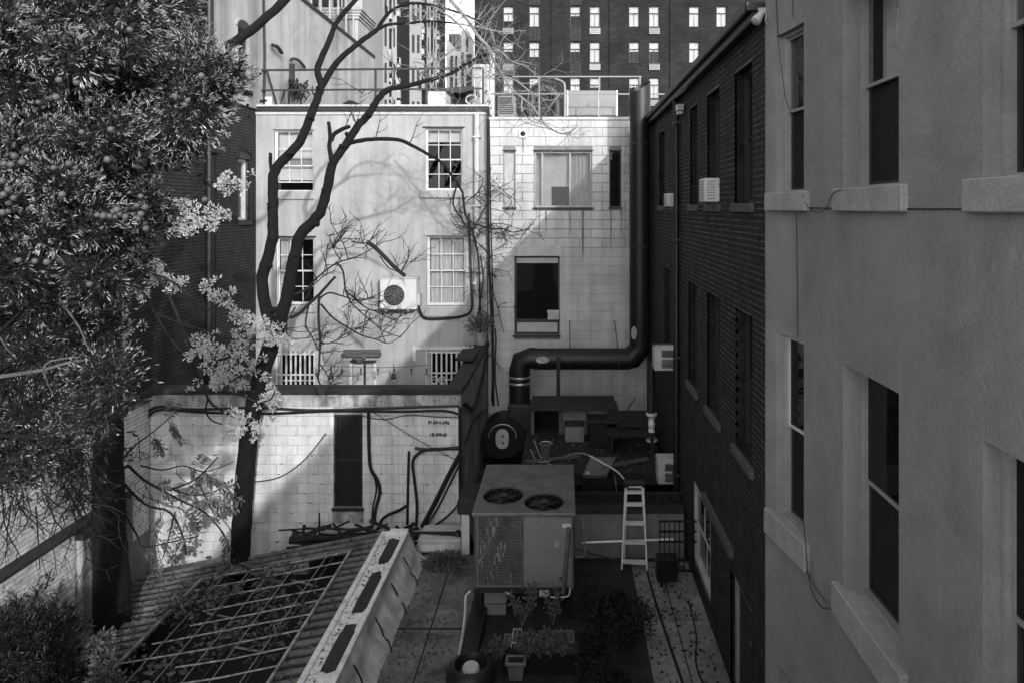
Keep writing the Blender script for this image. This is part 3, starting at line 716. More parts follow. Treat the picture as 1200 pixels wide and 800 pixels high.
# ------------------------------------------------------------------ left: brick side building with stuccoed upper storeys
XL = -8.1
lm_ = rightface(XL)
def yl(px): return -XL*800/(660-px)
H = thing('side_building', 'tall side building on the left, dark brick below and stained stucco above', 'building', (XL,15,0))
zS = EZ+2.62
yb0, yp = 9.6, yl(237)
wB = (yl(279)-.0, yl(292), Z(258,yl(285)), Z(186,yl(285)))
wA = (yl(276), yl(290), Z(104,yl(283)), Z(34,yl(283)))
bl = [(yl(110),yl(150),EZ-3.5,EZ-1.6),(yl(60),yl(95),EZ+.2,EZ+2)]
def ztop(y): return EZ + 6.2
ops = [wB, wA] + bl
wm = MB(); panel(wm, lm_, 2, YF, 0, zS, [wB]+bl, .2); panel(wm, lm_, 2, yp, zS, EZ+7.2, [], .2)
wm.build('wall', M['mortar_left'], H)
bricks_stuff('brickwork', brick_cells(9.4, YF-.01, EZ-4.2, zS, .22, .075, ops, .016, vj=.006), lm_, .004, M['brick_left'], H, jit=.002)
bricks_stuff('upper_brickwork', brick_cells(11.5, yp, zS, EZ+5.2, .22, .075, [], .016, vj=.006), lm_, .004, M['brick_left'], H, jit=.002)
wm = MB(); panel(wm, rightface(XL+.06), yp, 29.0, zS, EZ+6.4, [wA], .2); wm.quad((XL+.06,29,zS),(XL-8,29,zS),(XL-8,29,EZ+6.4),(XL+.06,29,EZ+6.4))
wm.quad((XL+.06,yp,zS),(XL+.06,29,zS),(XL-.2,29,zS),(XL-.2,yp,zS))
wm.build('stucco_wall', M['stucco_tall'], H)
rf = MB(); rf.box(XL-10, 2, EZ+6.3, XL+.05, 29, EZ+6.38); rf.build('roof', M['felt'], H)
MB().box(XL-.15,yp,EZ+6.4,XL+.1,29.05,EZ+6.52).build('coping', M['dark_metal'], H)
window(H, lm_, *wB, .1, .05, frame='offwhite', pane='glass', curtain=[(0,1)], curtain_mat='board')
window(H, rightface(XL+.06), *wA, .12, .05, frame='frame_dark', pane='glass_dark', low_pane='glass_dark')
for o in bl: window(H, lm_, *o, .12, .05, frame='frame_dark', pane='glass_dark', low_pane='glass_dark')
for m_, wv, pr in ((lm_, wB, .05), (rightface(XL+.06), wA, .022)):
    uc, hw, zt = (wv[0]+wv[1])/2, (wv[1]-wv[0])/2+.06, wv[3]
    k = 12; ar = MB(); 
    for i in range(k):
        a0 = math.pi*(1 - i/k); a1 = math.pi*(1-(i+1)/k)
        def q(a, s): return (uc+math.cos(a)*hw*s, zt + math.sin(a)*hw*s*.55)
        A, B, C, D = q(a0,1), q(a1,1), q(a1,1.22), q(a0,1.22)
        ar.hexa([m_(*A,pr),m_(*B,pr),m_(*B,0),m_(*A,0),m_(*D,pr),m_(*C,pr),m_(*C,0),m_(*D,0)])
    ar.build('window_arch', M['brick_left'] if m_ is lm_ else M['stucco_tall'], H)
    tp = MB()
    for i in range(k):
        a0 = math.pi*(1 - i/k); a1 = math.pi*(1-(i+1)/k)
        A, B = q(a0,1), q(a1,1); tp.quad(m_(A[0],zt,.02), m_(B[0],zt,.02), m_(*B,.02), m_(*A,.02))
    tp.build('arch_infill', M['frame_dark'], H)
    MB().mbox(m_, wv[0]-.06, wv[1]+.06, wv[2]-.12, wv[2]-.002, -.1, .06).build('sill', M['dark_metal'], H)
pp = MB(); pp.tube([(XL+.16,yp,0.2),(XL+.16,yp,EZ+6.5)], .09, 12); 
for zz in (EZ-2, EZ+.6, EZ+3): pp.lathe((XL+.16,yp,zz), [(.09,0),(.12,.01),(.12,.1),(.09,.11)], 12)
pp.build('downpipe', M['black_metal'], H, smooth=True)
th = MB(); th.tube([(XL+.1,yl(305),zS),(XL+.1,yl(306),zS+1.5),(XL+.1,yl(304),EZ+6.4)], .035, 6); th.build('conduit', M['dark_metal'], H)
# small fittings on the stained stucco wall
def lwall(px, py, d=.06): 
    Y = (-(XL+.06+d))*800/(660-px); return Vector((XL+.06+d, Y, Z(py, Y)))
ah = MB(); ah.tube(smooth_path([lwall(319,53,.1),lwall(325,55,.16),lwall(330,62,.1)],4), .055, 6); ah.build('window_hood', M['dark_metal'], H)
ah = MB(); ah.tube(smooth_path([lwall(341,72),lwall(343,69,.1),lwall(350,71,.15),lwall(357,79)],4), .045, 6); ah.tube([lwall(342,75),lwall(342,96)], .09, 4); ah.build('vent_hood', M['dark_metal'], H)
tc = MB()
for k in range(34):
    px = random.gauss(348,7); py = random.uniform(92,110); q = [lwall(px,py,.1)]
    for _ in range(3): px += random.uniform(-4,4); py += random.uniform(2,7); q.append(lwall(px,min(py,124),random.uniform(.1,.4)))
    tc.tube(q, [.03,.025,.02,.01], 4)
tag(tc.build('trailing_plant', M['bark_twig'], None, loc=tuple(lwall(348,120,.2)), kind='thing'), 'dry trailing plant against the stained stucco wall behind the roof rail', 'plant')
# roof terrace on the tall side building
t = thing('terrace_screen', 'glazed terrace screen with plants on top of the tall stucco wall', 'screen', (XL,23,EZ+6.5))
for i in range(9): y = 19.5 + i*.9; MB().bar((XL-.1,y,EZ+6.5),(XL-.1,y,EZ+8.2),.06,.06).build('post', M['frame_grey'], t)
MB().bar((XL-.1,19.5,EZ+8.2),(XL-.1,26.7,EZ+8.2),.06,.06).build('rail', M['frame_grey'], t)
MB().box(XL-.12,19.6,EZ+6.6,XL-.11,26.6,EZ+8.1).build('pane', M['glass'], t)
t = thing('chimney_block', 'moulded stucco chimney block on top of the tall side wall', 'chimney', (XL-.6,26.5,EZ+6.5))
zc = EZ+6.5
MB().box(XL-1.6,26.8,zc,XL+.05,28.6,zc+.95).build('stack', M['stucco_tall'], t)
cc = MB()
for i in range(4): cc.box(XL-1.7-.05*i,26.7-.05*i,zc+.95+.1*i,XL+.1+.06*i,28.7,zc+1.04+.1*i)
cc.build('cap', M['stucco_tall'], t)
# ------------------------------------------------------------------ low terrace building of painted blocks
YT = 13.3
tm = front(YT)
def tx(px): return X(px, YT)
def tz(py): return Z(py, YT)
H = thing('terrace_building', 'low painted block building with a dark doorway in front of the pale facade', 'building', (-5,YT,-.9))
TX0, TX1 = -8.05, X(540,YT)
dw = (tx(391), tx(425), tz(594), tz(485))
wm = MB(); panel(wm, tm, TX0, TX1, -.9, tz(458), [dw], .16)
wm.box(TX0,YT+.25,EZ-5.0,TX1-.02,YF-.01,EZ-4.9); wm.quad((TX0,YT+.28,EZ-5),(TX1,YT+.28,EZ-5),(TX1,YT+.28,tz(461)),(TX0,YT+.28,tz(461))); wm.quad((TX1-.25,YT+.3,EZ-5),(TX1-.25,YF,EZ-5),(TX1-.25,YF,tz(459)),(TX1-.25,YT+.3,tz(459))); wm.build('wall', M['mortar_pale'], H)
blocks(brick_cells(TX0, TX1, tz(668), tz(476), .41, .188, [dw], .009), YT, .010, M['block_low'], H, jit=.003)
MB().mbox(tm, TX0, TX1, tz(475.5), tz(461), -.02, .018).build('render_band', M['band'], H)
MB().mbox(tm, TX0-.05, TX1+.02, tz(461), tz(454.5), -.3, .07).build('coping', M['coping'], H, bevel=.015)
# doorway
d_ = MB(); a,b,c,d = dw
d_.mbox(tm,a+.002,a+.05,c,d,-.13,-.04); d_.mbox(tm,b-.05,b-.002,c,d,-.13,-.04); d_.mbox(tm,a+.05,b-.05,d-.05,d-.002,-.13,-.04); d_.mbox(tm,a+.05,b-.05,c+.002,c+.05,-.13,-.04)
do_ = d_.build('door', M['dark_metal'], H)
MB().mbox(tm,a+.05,b-.05,c+.05,d-.05,-.11,-.09).build('screen', M['screen'], do_)
MB().mbox(tm,a+.05,b-.05,(c+d)/2-.02,(c+d)/2+.02,-.09,-.05).build('rail', M['dark_metal'], do_)
MB().mbox(tm,a-.03,b+.03,c-.06,c-.002,-.1,.04).build('sill', M['dark_metal'], H)
MB().mbox(tm,a-.02,b+.02,tz(612),c-.062,0,.014).build('render_patch', M['band'], H)
chips = MB()
for k in range(150):
    zz = tz(668) + .188*random.randint(1,17) + random.gauss(0,.012); xx = random.uniform(TX0+.1, TX1-.1)
    if dw[0]-.03 < xx < dw[1]+.03 or zz > tz(478): continue
    w2, h2 = random.uniform(.008,.05), random.uniform(.004,.012)
    chips.prism([tm(xx+w2*q, zz+h2*r, .0135) for q, r in ((-1,-.2),(-.4,-1),(.5,-.7),(1,.3),(.2,1),(-.6,.6))], (0,.003,0))
chips.build('paint_chip', M['wood_grey'], H, kind='stuff')
# return parapet running back, streaked
rm_ = rightface(TX1)
RP = MB(); panel(RP, rm_, YT, YF-.02, 0, tz(458)); RP.build('return_wall', M['parapet'], H)
MB().box(TX1-.30,YT+.31,tz(461),TX1+.05,YF-.03,tz(455.2)).build('return_coping', M['coping'], H, bevel=.015)
MB().box(TX1-.45,YT+2.2,tz(454)+.03,TX1-.05,YT+3.3,tz(454)+.09).build('flashing_board', M['coping'], H)
# painted out lettering strips
for py0, py1, p0, p1 in ((492,496.5,502,527),(506,511,504,524)):
    rr = MB()
    for i in range(9):
        a = p0 + (p1-p0)*i/9; rr.mbox(tm, tx(a), tx(a+(p1-p0)/9*random.uniform(.5,1)), tz(py1-random.uniform(0,1.5)), tz(py0+random.uniform(0,1.5)), .008, .0165)
    rr.build('paint_smear', M['wood_grey'], H)
t = thing('potted_plant', 'bushy plant in a pale pot at the far end of the parapet', 'plant', (TX1-.15,17.5,tz(455)))
MB().lathe((TX1-.12,17.5,tz(455)-.0), [(.12,.03),(.17,.3),(.19,.3),(.19,.34),(.15,.34),(.14,.28)], 16).build('pot', M['terracotta'], t, smooth=True)

def leaves(name, pts, dirs, L, W, mat_, parent=None, fold=.25, loc=None, kind='stuff'):
    n = len(pts); p = np.asarray(pts); d = np.asarray(dirs, float); d /= np.linalg.norm(d, axis=1)[:,None] + 1e-9
    r = RNG.normal(size=(n,3)); s = np.cross(d, r); s /= np.linalg.norm(s, axis=1)[:,None] + 1e-9; up = np.cross(s, d)
    L = np.broadcast_to(L, n)[:,None]*RNG.uniform(.7,1.25,(n,1)); W = np.broadcast_to(W, n)[:,None]*RNG.uniform(.75,1.2,(n,1))
    V = np.zeros((n,6,3)); V[:,0]=p; V[:,1]=p+d*L*.35+s*W*.5+up*W*fold; V[:,2]=p+d*L*.75+s*W*.36+up*W*fold*.6; V[:,3]=p+d*L-up*W*.2
    V[:,4]=p+d*L*.75-s*W*.36+up*W*fold*.6; V[:,5]=p+d*L*.35-s*W*.5+up*W*fold
    off = np.array(wloc(parent)) if parent is not None else np.array(loc)
    i = np.arange(n)[:,None]*6
    F = np.concatenate([i+np.array([[0,1,2,3]]), i+np.array([[0,3,4,5]])])
    o = link(name, np_mesh(name, V.reshape(-1,3)-off, F), M[mat_], parent, None if parent is not None else Vector(off))
    if kind: o['kind'] = kind
    return o
def ball(c, r, n, sq=(1,1,1)):
    v = RNG.normal(size=(n,3)); v /= np.linalg.norm(v,axis=1)[:,None]
    return np.asarray(c) + v*(RNG.uniform(0,1,(n,1))**.45)*np.asarray(sq)*r, v
p_, v_ = ball((TX1-.12,17.5,tz(455)+.5), .32, 260, (1,.8,.8)); v_[:,2] += .5
leaves('foliage', p_, v_, .13, .03, 'leaf_mid', t)

# string of bulbs across the facade, above the terrace
t = thing('string_lights', 'sagging string of small bulbs across the foot of the pale facade', 'string lights', (fx(430),YF-.6,fz(430)))
pts = smooth_path([(X(371,17.4),17.4,Z(427,17.4)),(X(400,17.4),17.4,Z(429,17.4)),(X(440,17.4),17.4,Z(430,17.4)),(X(480,17.4),17.4,Z(429,17.4)),(X(502,17.4),17.4,Z(427,17.4))],6)
MB().tube(pts, .008, 4).build('wire', M['cable'], t)
for px in (374,388,401,423,443,462,482,500):
    c = P(px, 430, 17.4)
    bo = MB().lathe(c+Vector((0,0,-.10)), [(.02,.08),(.02,.0)], 8).build('socket', M['cable'], t)
    MB().lathe(c+Vector((0,0,-.21)), [(.001,0),(.028,.03),(.032,.06),(.015,.11)], 8).build('bulb', M['bulb'], bo, smooth=True)
for px, py in ((388,436),(461,436)):       # two hanging lanterns
    t = thing('hanging_lantern', 'small hanging lantern on the bulb string ' + ('left' if px < 400 else 'right') + ' of the small facade door', 'lantern', P(px,py+8,17.35))
    c = P(px,py,17.35)
    MB().bar(c+Vector((0,0,.22)), c, .012, .012).build('hook', M['cable'], t)
    MB().lathe(c+Vector((0,0,-.16)), [(.07,0),(.075,.02),(.05,.1),(.02,.16)], 8).build('lamp_shade', M['frame_dark'], t)
    MB().box(c.x-.02,c.y-.02,c.z-.22,c.x+.06,c.y+.02,c.z-.165).build('lamp', M['white'], t)

# cables on the low wall
def tw(pts, r, label, d=.05, group=None, name='cable', mat_='cable'):
    return wire([(tx(a), YT-.012-d, tz(b)) for a, b in pts], r, label, group, mat_, name)
gq = 'cables strung along the top of the low block wall'
tw([(176,480),(190,475),(230,478),(300,476),(370,479),(440,477),(500,475),(539,474)], .028, 'topmost cable of the bundle along the low block wall', group=gq)
tw([(178,486),(192,478),(250,481),(320,482),(390,479),(470,480),(520,479),(539,483)], .024, 'lower thick cable of the bundle along the low block wall', .09, gq)
tw([(176,482),(172,500),(172,560),(171,640)], .03, 'black cable down the left end of the low block wall')
tw([(433,476),(433,510),(435,545),(443,560),(446,575),(441,595),(439,612)], .034, 'thick black cable bulging sideways right of the dark doorway')
tw([(435,545),(440,553),(443,570),(439,590),(438,612)], .018, 'thin cable beside the bulging black cable', .1)
tw([(489,615),(490,590),(487,560),(485,540),(490,530),(503,524),(539,523)], .03, 'black cable arching from the wall corner down to the pipe', .08)
tw([(487,523),(505,525),(539,522)], .032, 'short horizontal black cable above the arched one')
tw([(480,527),(479,560),(478,612)], .028, 'rusty thin standpipe on the low block wall')
tw([(478,589),(470,594),(456,600),(449,606),(446,614)], .03, 'drooping black cable stub left of the standpipe', .1)
tw([(497,612),(512,584),(528,552),(541,528)], .05, 'thick diagonal black conduit leaning on the low block wall', .16)
tw([(500,612),(516,588),(532,556),(545,530)], .02, 'thin pale lined cable beside the diagonal conduit', .24)
tw([(507,614),(528,598),(540,582),(543,560)], .022, 'black cable curving up to the wall corner', .14)
tw([(430,474),(470,500),(510,523),(538,537)], .008, 'taut thin wire crossing the low block wall diagonally', .1)
tw([(425,486),(450,490),(480,485),(510,487),(539,488)], .010, 'thin slack wire with clips near the top of the low block wall', .03)
tw([(384,505),(360,535),(330,556),(296,562)], .012, 'thin wire slanting across the low block wall to the forked tree', .1)
t = solo(MB().tube([(tx(539.5),YT-.05,tz(476)),(tx(540),YT-.05,tz(585))], .035, 8), 'drainpipe', M['black_metal'], 'black pipe down the right corner of the low block wall', 'pipe', smooth=True)
wire([(TX1+.03,13.5,Z(470,13.5)),(TX1+.06,14.6,Z(478,14.6)),(TX1+.05,16,Z(455,16)),(TX1+.05,17.5,Z(415,17.5))], .04, 'thick cable sagging along the streaked return parapet')
wire([(TX1+.04,13.6,Z(520,13.6)),(TX1+.05,15,Z(490,15)),(TX1+.04,17.4,Z(480,17.4))], .02, 'thin cable low along the streaked return parapet')

# gas pipe and low white cabinet at the foot of the wall
t = thing('gas_pipe', 'black gas pipe with elbow at the foot of the low block wall', 'pipe', P(515,640,12.5))
gp = MB(); gp.tube(smooth_path([P(340,632,12.6),P(400,629,12.6),P(470,627,12.6),P(535,627,12.5),P(546,628,12.4),P(549,634,12.4),P(549,690,12.4)],4), .075, 10); gp.build('tube', M['black_metal'], t, smooth=True)
MB().lathe(P(536,627,12.5)+Vector((-.03,0,0)), [(.09,0),(.1,.01),(.1,.06),(.09,.07)], 12, (1,0,0)).build('coupling', M['black_metal'], t)
t = thing('rubbish_heap', 'heap of dark sticks and rags piled on the roof edge at the wall', 'debris', P(380,640,12.75))
MB().box(-4.6,12.35,-.9,-2.78,12.9,-.06).build('ledge', M['wood'], t)
hp = MB()
for i in range(70):
    a = P(random.uniform(350,480), random.uniform(618,640), random.uniform(12.35,12.8)); hp.bar(a, a+Vector((random.uniform(-.6,.6),random.uniform(-.2,.2),random.uniform(-.02,.14))), random.uniform(.02,.06), random.uniform(.02,.05))
hp.build('stick', M['wood'], t, kind='stuff')
MB().bar(P(374,600,12.7), P(375,640,12.7), .025, .025).build('rod', M['black_metal'], t)
t = thing('low_cabinet', 'low painted white cabinet under the gas pipe', 'cabinet', (X(516,12.3),12.4,0))
x0,x1 = X(489,12.3),X(540,12.3)
MB().box(x0,12.3,0.01,x1,12.9,Z(632,12.3)).build('carcass', M['offwhite'], t, bevel=.02)
MB().box(x0+.05,12.285,.06,x1-.12,12.3,Z(638,12.3)).build('door', M['block_low'], t)
MB().box(x1+.02,12.25,0.01,x1+.16,12.9,Z(600,12.3)).build('side_panel', M['block_low'], t)
MB().box(x1-.05,12.2,Z(600,12.3),x1+.28,13.0,Z(583,12.3)).build('lid', M['coping'], t, bevel=.02)

# ------------------------------------------------------------------ corrugated roof with bare skylight frame and the gutter wall
GX0, GX1, GZ = -3.2, -2.74, .5
def rz(x): return .42 + (x - GX0)*(.85/4.6)      # roof surface height: falls to the left
RY0, RY1 = 6.5, 12.2
RX0, RX1 = -7.55, GX0
# skylight opening (x from the roof's left part to near the gutter)
KX0, KX1, KY0, KY1 = -6.15, -3.62, 6.9, 11.6
R_ = thing('corrugated_roof', 'sloping corrugated roof with an empty skylight frame, lower left', 'roof', (-5.2,10,-.9))
cr = MB(); pitch = .2; 
def strip(xa, xb, ya, yb_):
    n = int((yb_-ya)/(pitch/6))
    ys = [ya + (yb_-ya)*i/n for i in range(n+1)]
    nv = len(cr.v)
    for y in ys:
        dz = .032*math.cos(2*math.pi*y/pitch)
        for x in (xa, xb): cr.v.append((x, y, rz(x)+dz))
    for i in range(n): cr.f.append((nv+2*i, nv+2*i+1, nv+2*i+3, nv+2*i+2))
strip(RX0, KX0, RY0, RY1); strip(KX1, RX1+.04, RY0, RY1); strip(KX0, KX1, KY1, RY1)
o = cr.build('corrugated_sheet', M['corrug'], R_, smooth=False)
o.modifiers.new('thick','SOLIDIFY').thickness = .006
rc = MB()
rc.bar((RX0-.03,RY0,rz(RX0)-.03),(RX0-.03,RY1,rz(RX0)-.03),.05,.05); rc.build('eaves_trim', M['dark_metal'], R_)
rb = MB(); rb.box(RX0,RY1-.06,-.9,RX0+.06,RY1,rz(RX0)-.04); rb.box(RX0,RY0,-.9,RX0+.06,RY0+.06,rz(RX0)-.04); rb.build('post', M['wood'], R_)
# skylight frame
kw = .045
for y in np.linspace(KY0, KY1, 14):
    xa = KX0 + random.choice((0,0,0,.25,.6,1.0)); y1 = y+random.uniform(-.03,.05)
    o = MB().tube([(xa,y,rz(xa)+.045+random.uniform(-.02,.02)),((xa+KX1)/2,(y+y1)/2+random.uniform(-.03,.03),rz((xa+KX1)/2)+.035),(KX1,y1,rz(KX1)+.045)],.0115,5).build('skylight_bar', M['bar_rust'], R_)
for x, b in ((KX0,.03),(KX1,.035)):
    MB().bar((x,KY0-.3,rz(x)+.05),(x,KY1+.02,rz(x)+.05),b,.04).build('skylight_rail', M['bar_rust'], R_)
for x in (KX0+.75, KX0+1.45, KX1-.4):
    o = MB().bar((x,KY0,rz(x)-.02),(x+.1,KY1,rz(x+.1)-.02),.03,.03).build('skylight_purlin', M['dark_metal'], R_)
for i in range(8):
    y = KY0+.4+i*.55; x = KX0+.3+((i*37)%10)*.16
    MB().bar((x,y,rz(x)-.05),(x+.55,y+.5,rz(x+.5)-.6),.022,.022).build('skylight_brace', M['frame_grey'], R_)
for x in np.linspace(KX0, KX1, 7)[1:-1]:
    MB().bar((x,KY0,rz(x)+.03),(x+random.uniform(-.05,.05),KY1,rz(x)+.03),.010,.010).build('skylight_wire', M['frame_grey'], R_)
MB().quad((KX0-.05,KY0,rz(KX0)-.34),(KX1+.05,KY0,rz(KX1)-.34),(KX1+.05,KY1+.05,rz(KX1)-.34),(KX0-.05,KY1+.05,rz(KX0)-.34)).build('shade_sheet', M['screen'], R_)  # near-black sheet added to stand in for the shade under the open frame
# vines growing up through the frame
n = 1900
pp = np.stack([RNG.uniform(KX0+.1,KX1-.1,n), RNG.uniform(KY0,KY1,n), np.zeros(n)], 1)
pp[:,2] = rz(pp[:,0]) - .08 - RNG.uniform(-.16,.24,n)
nz = np.sin(pp[:,0]*2.3+pp[:,1]*1.7)+np.sin(pp[:,1]*2.9-pp[:,0])
pp = pp[nz > -.2]; dd = RNG.normal(size=pp.shape); dd[:,2] = dd[:,2]*.3+.1
V_ = thing('skylight_vine', 'leafy vine growing up inside the empty skylight frame', 'vine', (-4.9,9.5,-.9))
leaves('foliage', pp, dd, .105, .05, 'leaf_mid', V_)
vs = MB()
for i in range(22):
    a = Vector((random.uniform(KX0+.2,KX1-.2), random.uniform(KY0+.2,KY1-.2), -.9)); b = a + Vector((random.uniform(-.7,.7),random.uniform(-.7,.7),0)); b.z = rz(b.x)-.15
    vs.tube(smooth_path([a,(a+b)/2+Vector((random.uniform(-.2,.2),random.uniform(-.2,.2),.1)),b],3), .014, 4)
vs.build('stem', M['bark_twig'], V_, kind='stuff')

# gutter wall: white lined box gutter with wet debris, tarp flashed down its side
G = thing('box_gutter', 'white lined box gutter with dark wet debris beside the skylight roof', 'gutter', (-3,9.5,0))
gy0, gy1 = 6.2, 12.1
gm2 = MB(); gm2.box(GX0,gy0,-.85,GX1-.02,gy1,GZ-.06)
gm2.box(GX0-.02,gy0,GZ-.06,GX0+.06,gy1+.03,GZ-.005); gm2.box(GX1-.07,gy0,GZ-.06,GX1,gy1+.03,GZ+.02); gm2.box(GX0+.06,gy1-.05,GZ-.06,GX1-.07,gy1+.03,GZ)
gm2.box(GX0+.055,gy0,GZ-.06,GX1-.065,gy1,GZ-.045)
gm2.build('trough', M['gutter'], G, bevel=.012)
for y in (7.9, 9.9, 10.75): pass
def blob(cx, cy, rx, ry, z, mat_, name, parent, seed=0):
    b = MB(); n = 40; pts = []
    for i in range(n):
        a = 2*math.pi*i/n; k = 1+.05*math.sin(3*a+seed)+.04*math.sin(7*a+2*seed)+random.uniform(-.03,.03)
        ca, sa = math.cos(a), math.sin(a)
        pts.append((cx+rx*k*math.copysign(abs(ca)**.45,ca), cy+ry*k*math.copysign(abs(sa)**.45,sa), z))
    q = len(b.v); b.v += pts; b.v.append((cx,cy,z+.004))
    for i in range(n): b.f.append((q+i, q+(i+1)%n, q+n))
    return b.build(name, M[mat_], parent)
for (cy, ry, sd) in ((11.5,.42,1),(10.25,.55,2),(8.95,.5,3),(7.6,.45,4)):
    blob(-2.93, cy, .1, ry, GZ-.038, 'puddle', 'wet_debris', G, sd)
fk = RNG.uniform((GX0+.03,gy0+.5,GZ-.04),(GX1-.1,gy1-.1,GZ-.035),(420,3)); fk = fk[RNG.uniform(size=420) < .3+.7*(fk[:,0] < -3.02)]
dd = RNG.normal(size=fk.shape); dd[:,2] *= .1
leaves('debris_flakes', fk, dd, .035, .02, 'puddle', G, .05)
# tarp: draped sheet from gutter lip to deck with wrinkles
tp = MB(); ny, nx = 90, 12
for j in range(ny+1):
    y = gy0 + (gy1-gy0)*j/ny
    for i in range(nx+1):
        s = i/nx; x = GX1+.012 + .30*s**1.6; z = (GZ-.0)*(1-s) + .012
        wv = .022*math.sin(y*2.2+3*s)+.018*math.sin(y*5.3-6*s)+.02*math.sin(9*s+y*1.4)
        tp.v.append((x+wv*s*(1.3-s)*2, y, z+.02*wv))
for j in range(ny):
    for i in range(nx): q = j*(nx+1)+i; tp.f.append((q,q+1,q+nx+2,q+nx+1))
tp.build('tarp', M['tarp'], G, smooth=True)
for y in (7.6,8.7,9.7,10.6,11.4):          # drooping cords pinned along the tarp
    MB().tube(smooth_path([(GX1+.07,y,.40),(GX1+.16,y-.01,.25),(GX1+.2,y-.02,.14),(GX1+.28,y-.06,.10),(GX1+.36,y-.22,.06)],4), .012, 5).build('cord', M['cable'], G)
MB().box(GX1-.0,gy1-.02,0,GX1+.07,gy1+.08,GZ+.02).build('end_post', M['black_metal'], G)
MB().box(GX0+.15,gy1-.1,GZ+.02,GX1,gy1+.0,GZ+.05).build('end_cap', M['gutter'], G)

# ------------------------------------------------------------------ roof deck: felt strips, kerb, litter
D = thing('felt_roofing', 'worn grey roofing felt laid in strips beside the box gutter', 'roofing', (-1.9,9.5,0))
xs = [-2.5,-1.96,-1.42]
yy = [6.0,8.05,10.1,12.25]
for i in range(2):
    for j in range(3):
        s_ = 0
        MB().box(xs[i]+.012,yy[j]+.012+s_,.002,xs[i+1]-.012,yy[j+1]-.012+s_,.012).build('felt_sheet', M['felt'], D)
sm_ = MB(); sm_.box(-2.47,10.06,.011,-1.45,10.1,.017); sm_.build('felt_seam', M['felt_dark'], D)
K_ = solo(MB().box(-1.40,6.0,.0,-1.16,12.2,.13), 'roof_kerb', M['black_metal'], 'low black metal kerb beside the grey roofing felt', 'kerb', bevel=.02)
C_ = thing('concrete_walkway', 'pale stained concrete strip along the foot of the brick wall', 'walkway', (1.7,9.8,0))
for (a,b) in ((1.19,1.68),(1.70,2.19)):
    for y0,y1 in ((6.2,8.6),(8.62,10.3),(10.32,12.0)):
        MB().box(a,y0,.003,b,y1,.016).build('slab', M['concrete'], C_)
wire([(1.62,8.0,.03),(1.52,9.5,.03),(1.46,10.6,.03),(1.43,11.6,.03)], .02, 'black cable lying along the pale concrete strip')
wire([(1.9,8.2,.03),(1.8,9.2,.035),(1.93,9.9,.03),(1.98,10.8,.03)], .012, 'thin dark cable lying near the brick wall foot')
for (cx,cy,rx,ry,sd) in ((1.32,9.0,.09,.6,1),(1.3,10.8,.06,.5,4)): pass
def scatter(name, x0,x1,y0,y1,z,n,L,W,mat_,label,cat, keep=None):
    p = np.stack([RNG.uniform(x0,x1,n),RNG.uniform(y0,y1,n),np.full(n,z)+RNG.uniform(0,.012,n)],1)
    if keep is not None: p = p[keep(p)]
    d = RNG.normal(size=p.shape); d[:,2] = RNG.uniform(-.1,.25,len(p))
    o = leaves(name, p, d, L, W, mat_, None, .2, ((x0+x1)/2,(y0+y1)/2,0)); return tag(o, label, cat)
scatter('leaf_litter',-2.5,-1.42,6.5,12.1,.02,900,.055,.03,'litter','dead leaves scattered over the grey roofing felt','leaves', lambda p: RNG.uniform(size=len(p)) < .25+.5*(np.sin(p[:,1]*2.1)>.3))
scatter('leaf_litter',1.2,2.1,7.5,11.8,.02,260,.06,.03,'wood','dead leaves scattered on the pale concrete strip','leaves')
p_ = np.stack([np.where(RNG.uniform(size=420)<.75, RNG.uniform(RX0+.1,KX0-.05,420), RNG.uniform(KX1+.05,GX0-.08,420)), RNG.uniform(6.8,12.1,420), np.zeros(420)],1)
p_ = np.concatenate([p_, np.stack([RNG.uniform(RX0+.2,GX0-.1,160), RNG.uniform(KY1+.05,12.15,160), np.zeros(160)],1)]); p_[:,2] = rz(p_[:,0]) + .036
v_ = RNG.normal(size=p_.shape); v_[:,2] *= .15
tag(leaves('leaf_litter', p_, v_, .075, .04, 'litter', None, .2, (-5.5,10,-.2)), 'dead leaves caught in the ribs of the corrugated roof', 'leaves')
p_, v_ = ball((-2.05,11.85,.08), .5, 420, (.75,.45,.35)); p_[:,2] = np.abs(p_[:,2]-.05)+.02
tag(leaves('leaf_pile', p_, v_, .09, .05, 'leaf_mid', None, .2, (-2.05,11.85,0)), 'pile of leaves heaped in the corner before the low white cabinet', 'leaves')

# ------------------------------------------------------------------ rooftop air handler
hy0, hy1 = 10.3, 12.16
hx0, hx1 = X(556,hy0), X(672,hy0); hz0, hz1 = Z(692,hy0), Z(600,hy0)
A = thing('rooftop_air_handler', 'large grey rooftop air handler with two round fans on top', 'air conditioner', ((hx0+hx1)/2,(hy0+hy1)/2,0))
cs = MB(); cs.box(hx0,hy0,hz0+.06,hx1,hy0+.02,hz1-.03); cs.box(hx0,hy1-.02,hz0+.06,hx1,hy1,hz1-.03)
cs.box(hx0,hy0+.02,hz0+.06,hx0+.02,hy1-.02,hz1-.03); cs.box(hx1-.02,hy0+.02,hz0+.06,hx1,hy1-.02,hz1-.03); cs.box(hx0+.02,hy0+.02,hz0+.06,hx1-.02,hy1-.02,hz1-.45)
cs.build('casing', M['hvac'], A)
topz = hz1+.02
fans = [(-.955,10.86,.31),(-.30,10.62,.30)]
tp = MB()
tx0,tx1,ty0,ty1 = hx0-.03,hx1+.03,hy0-.04,hy1+.03
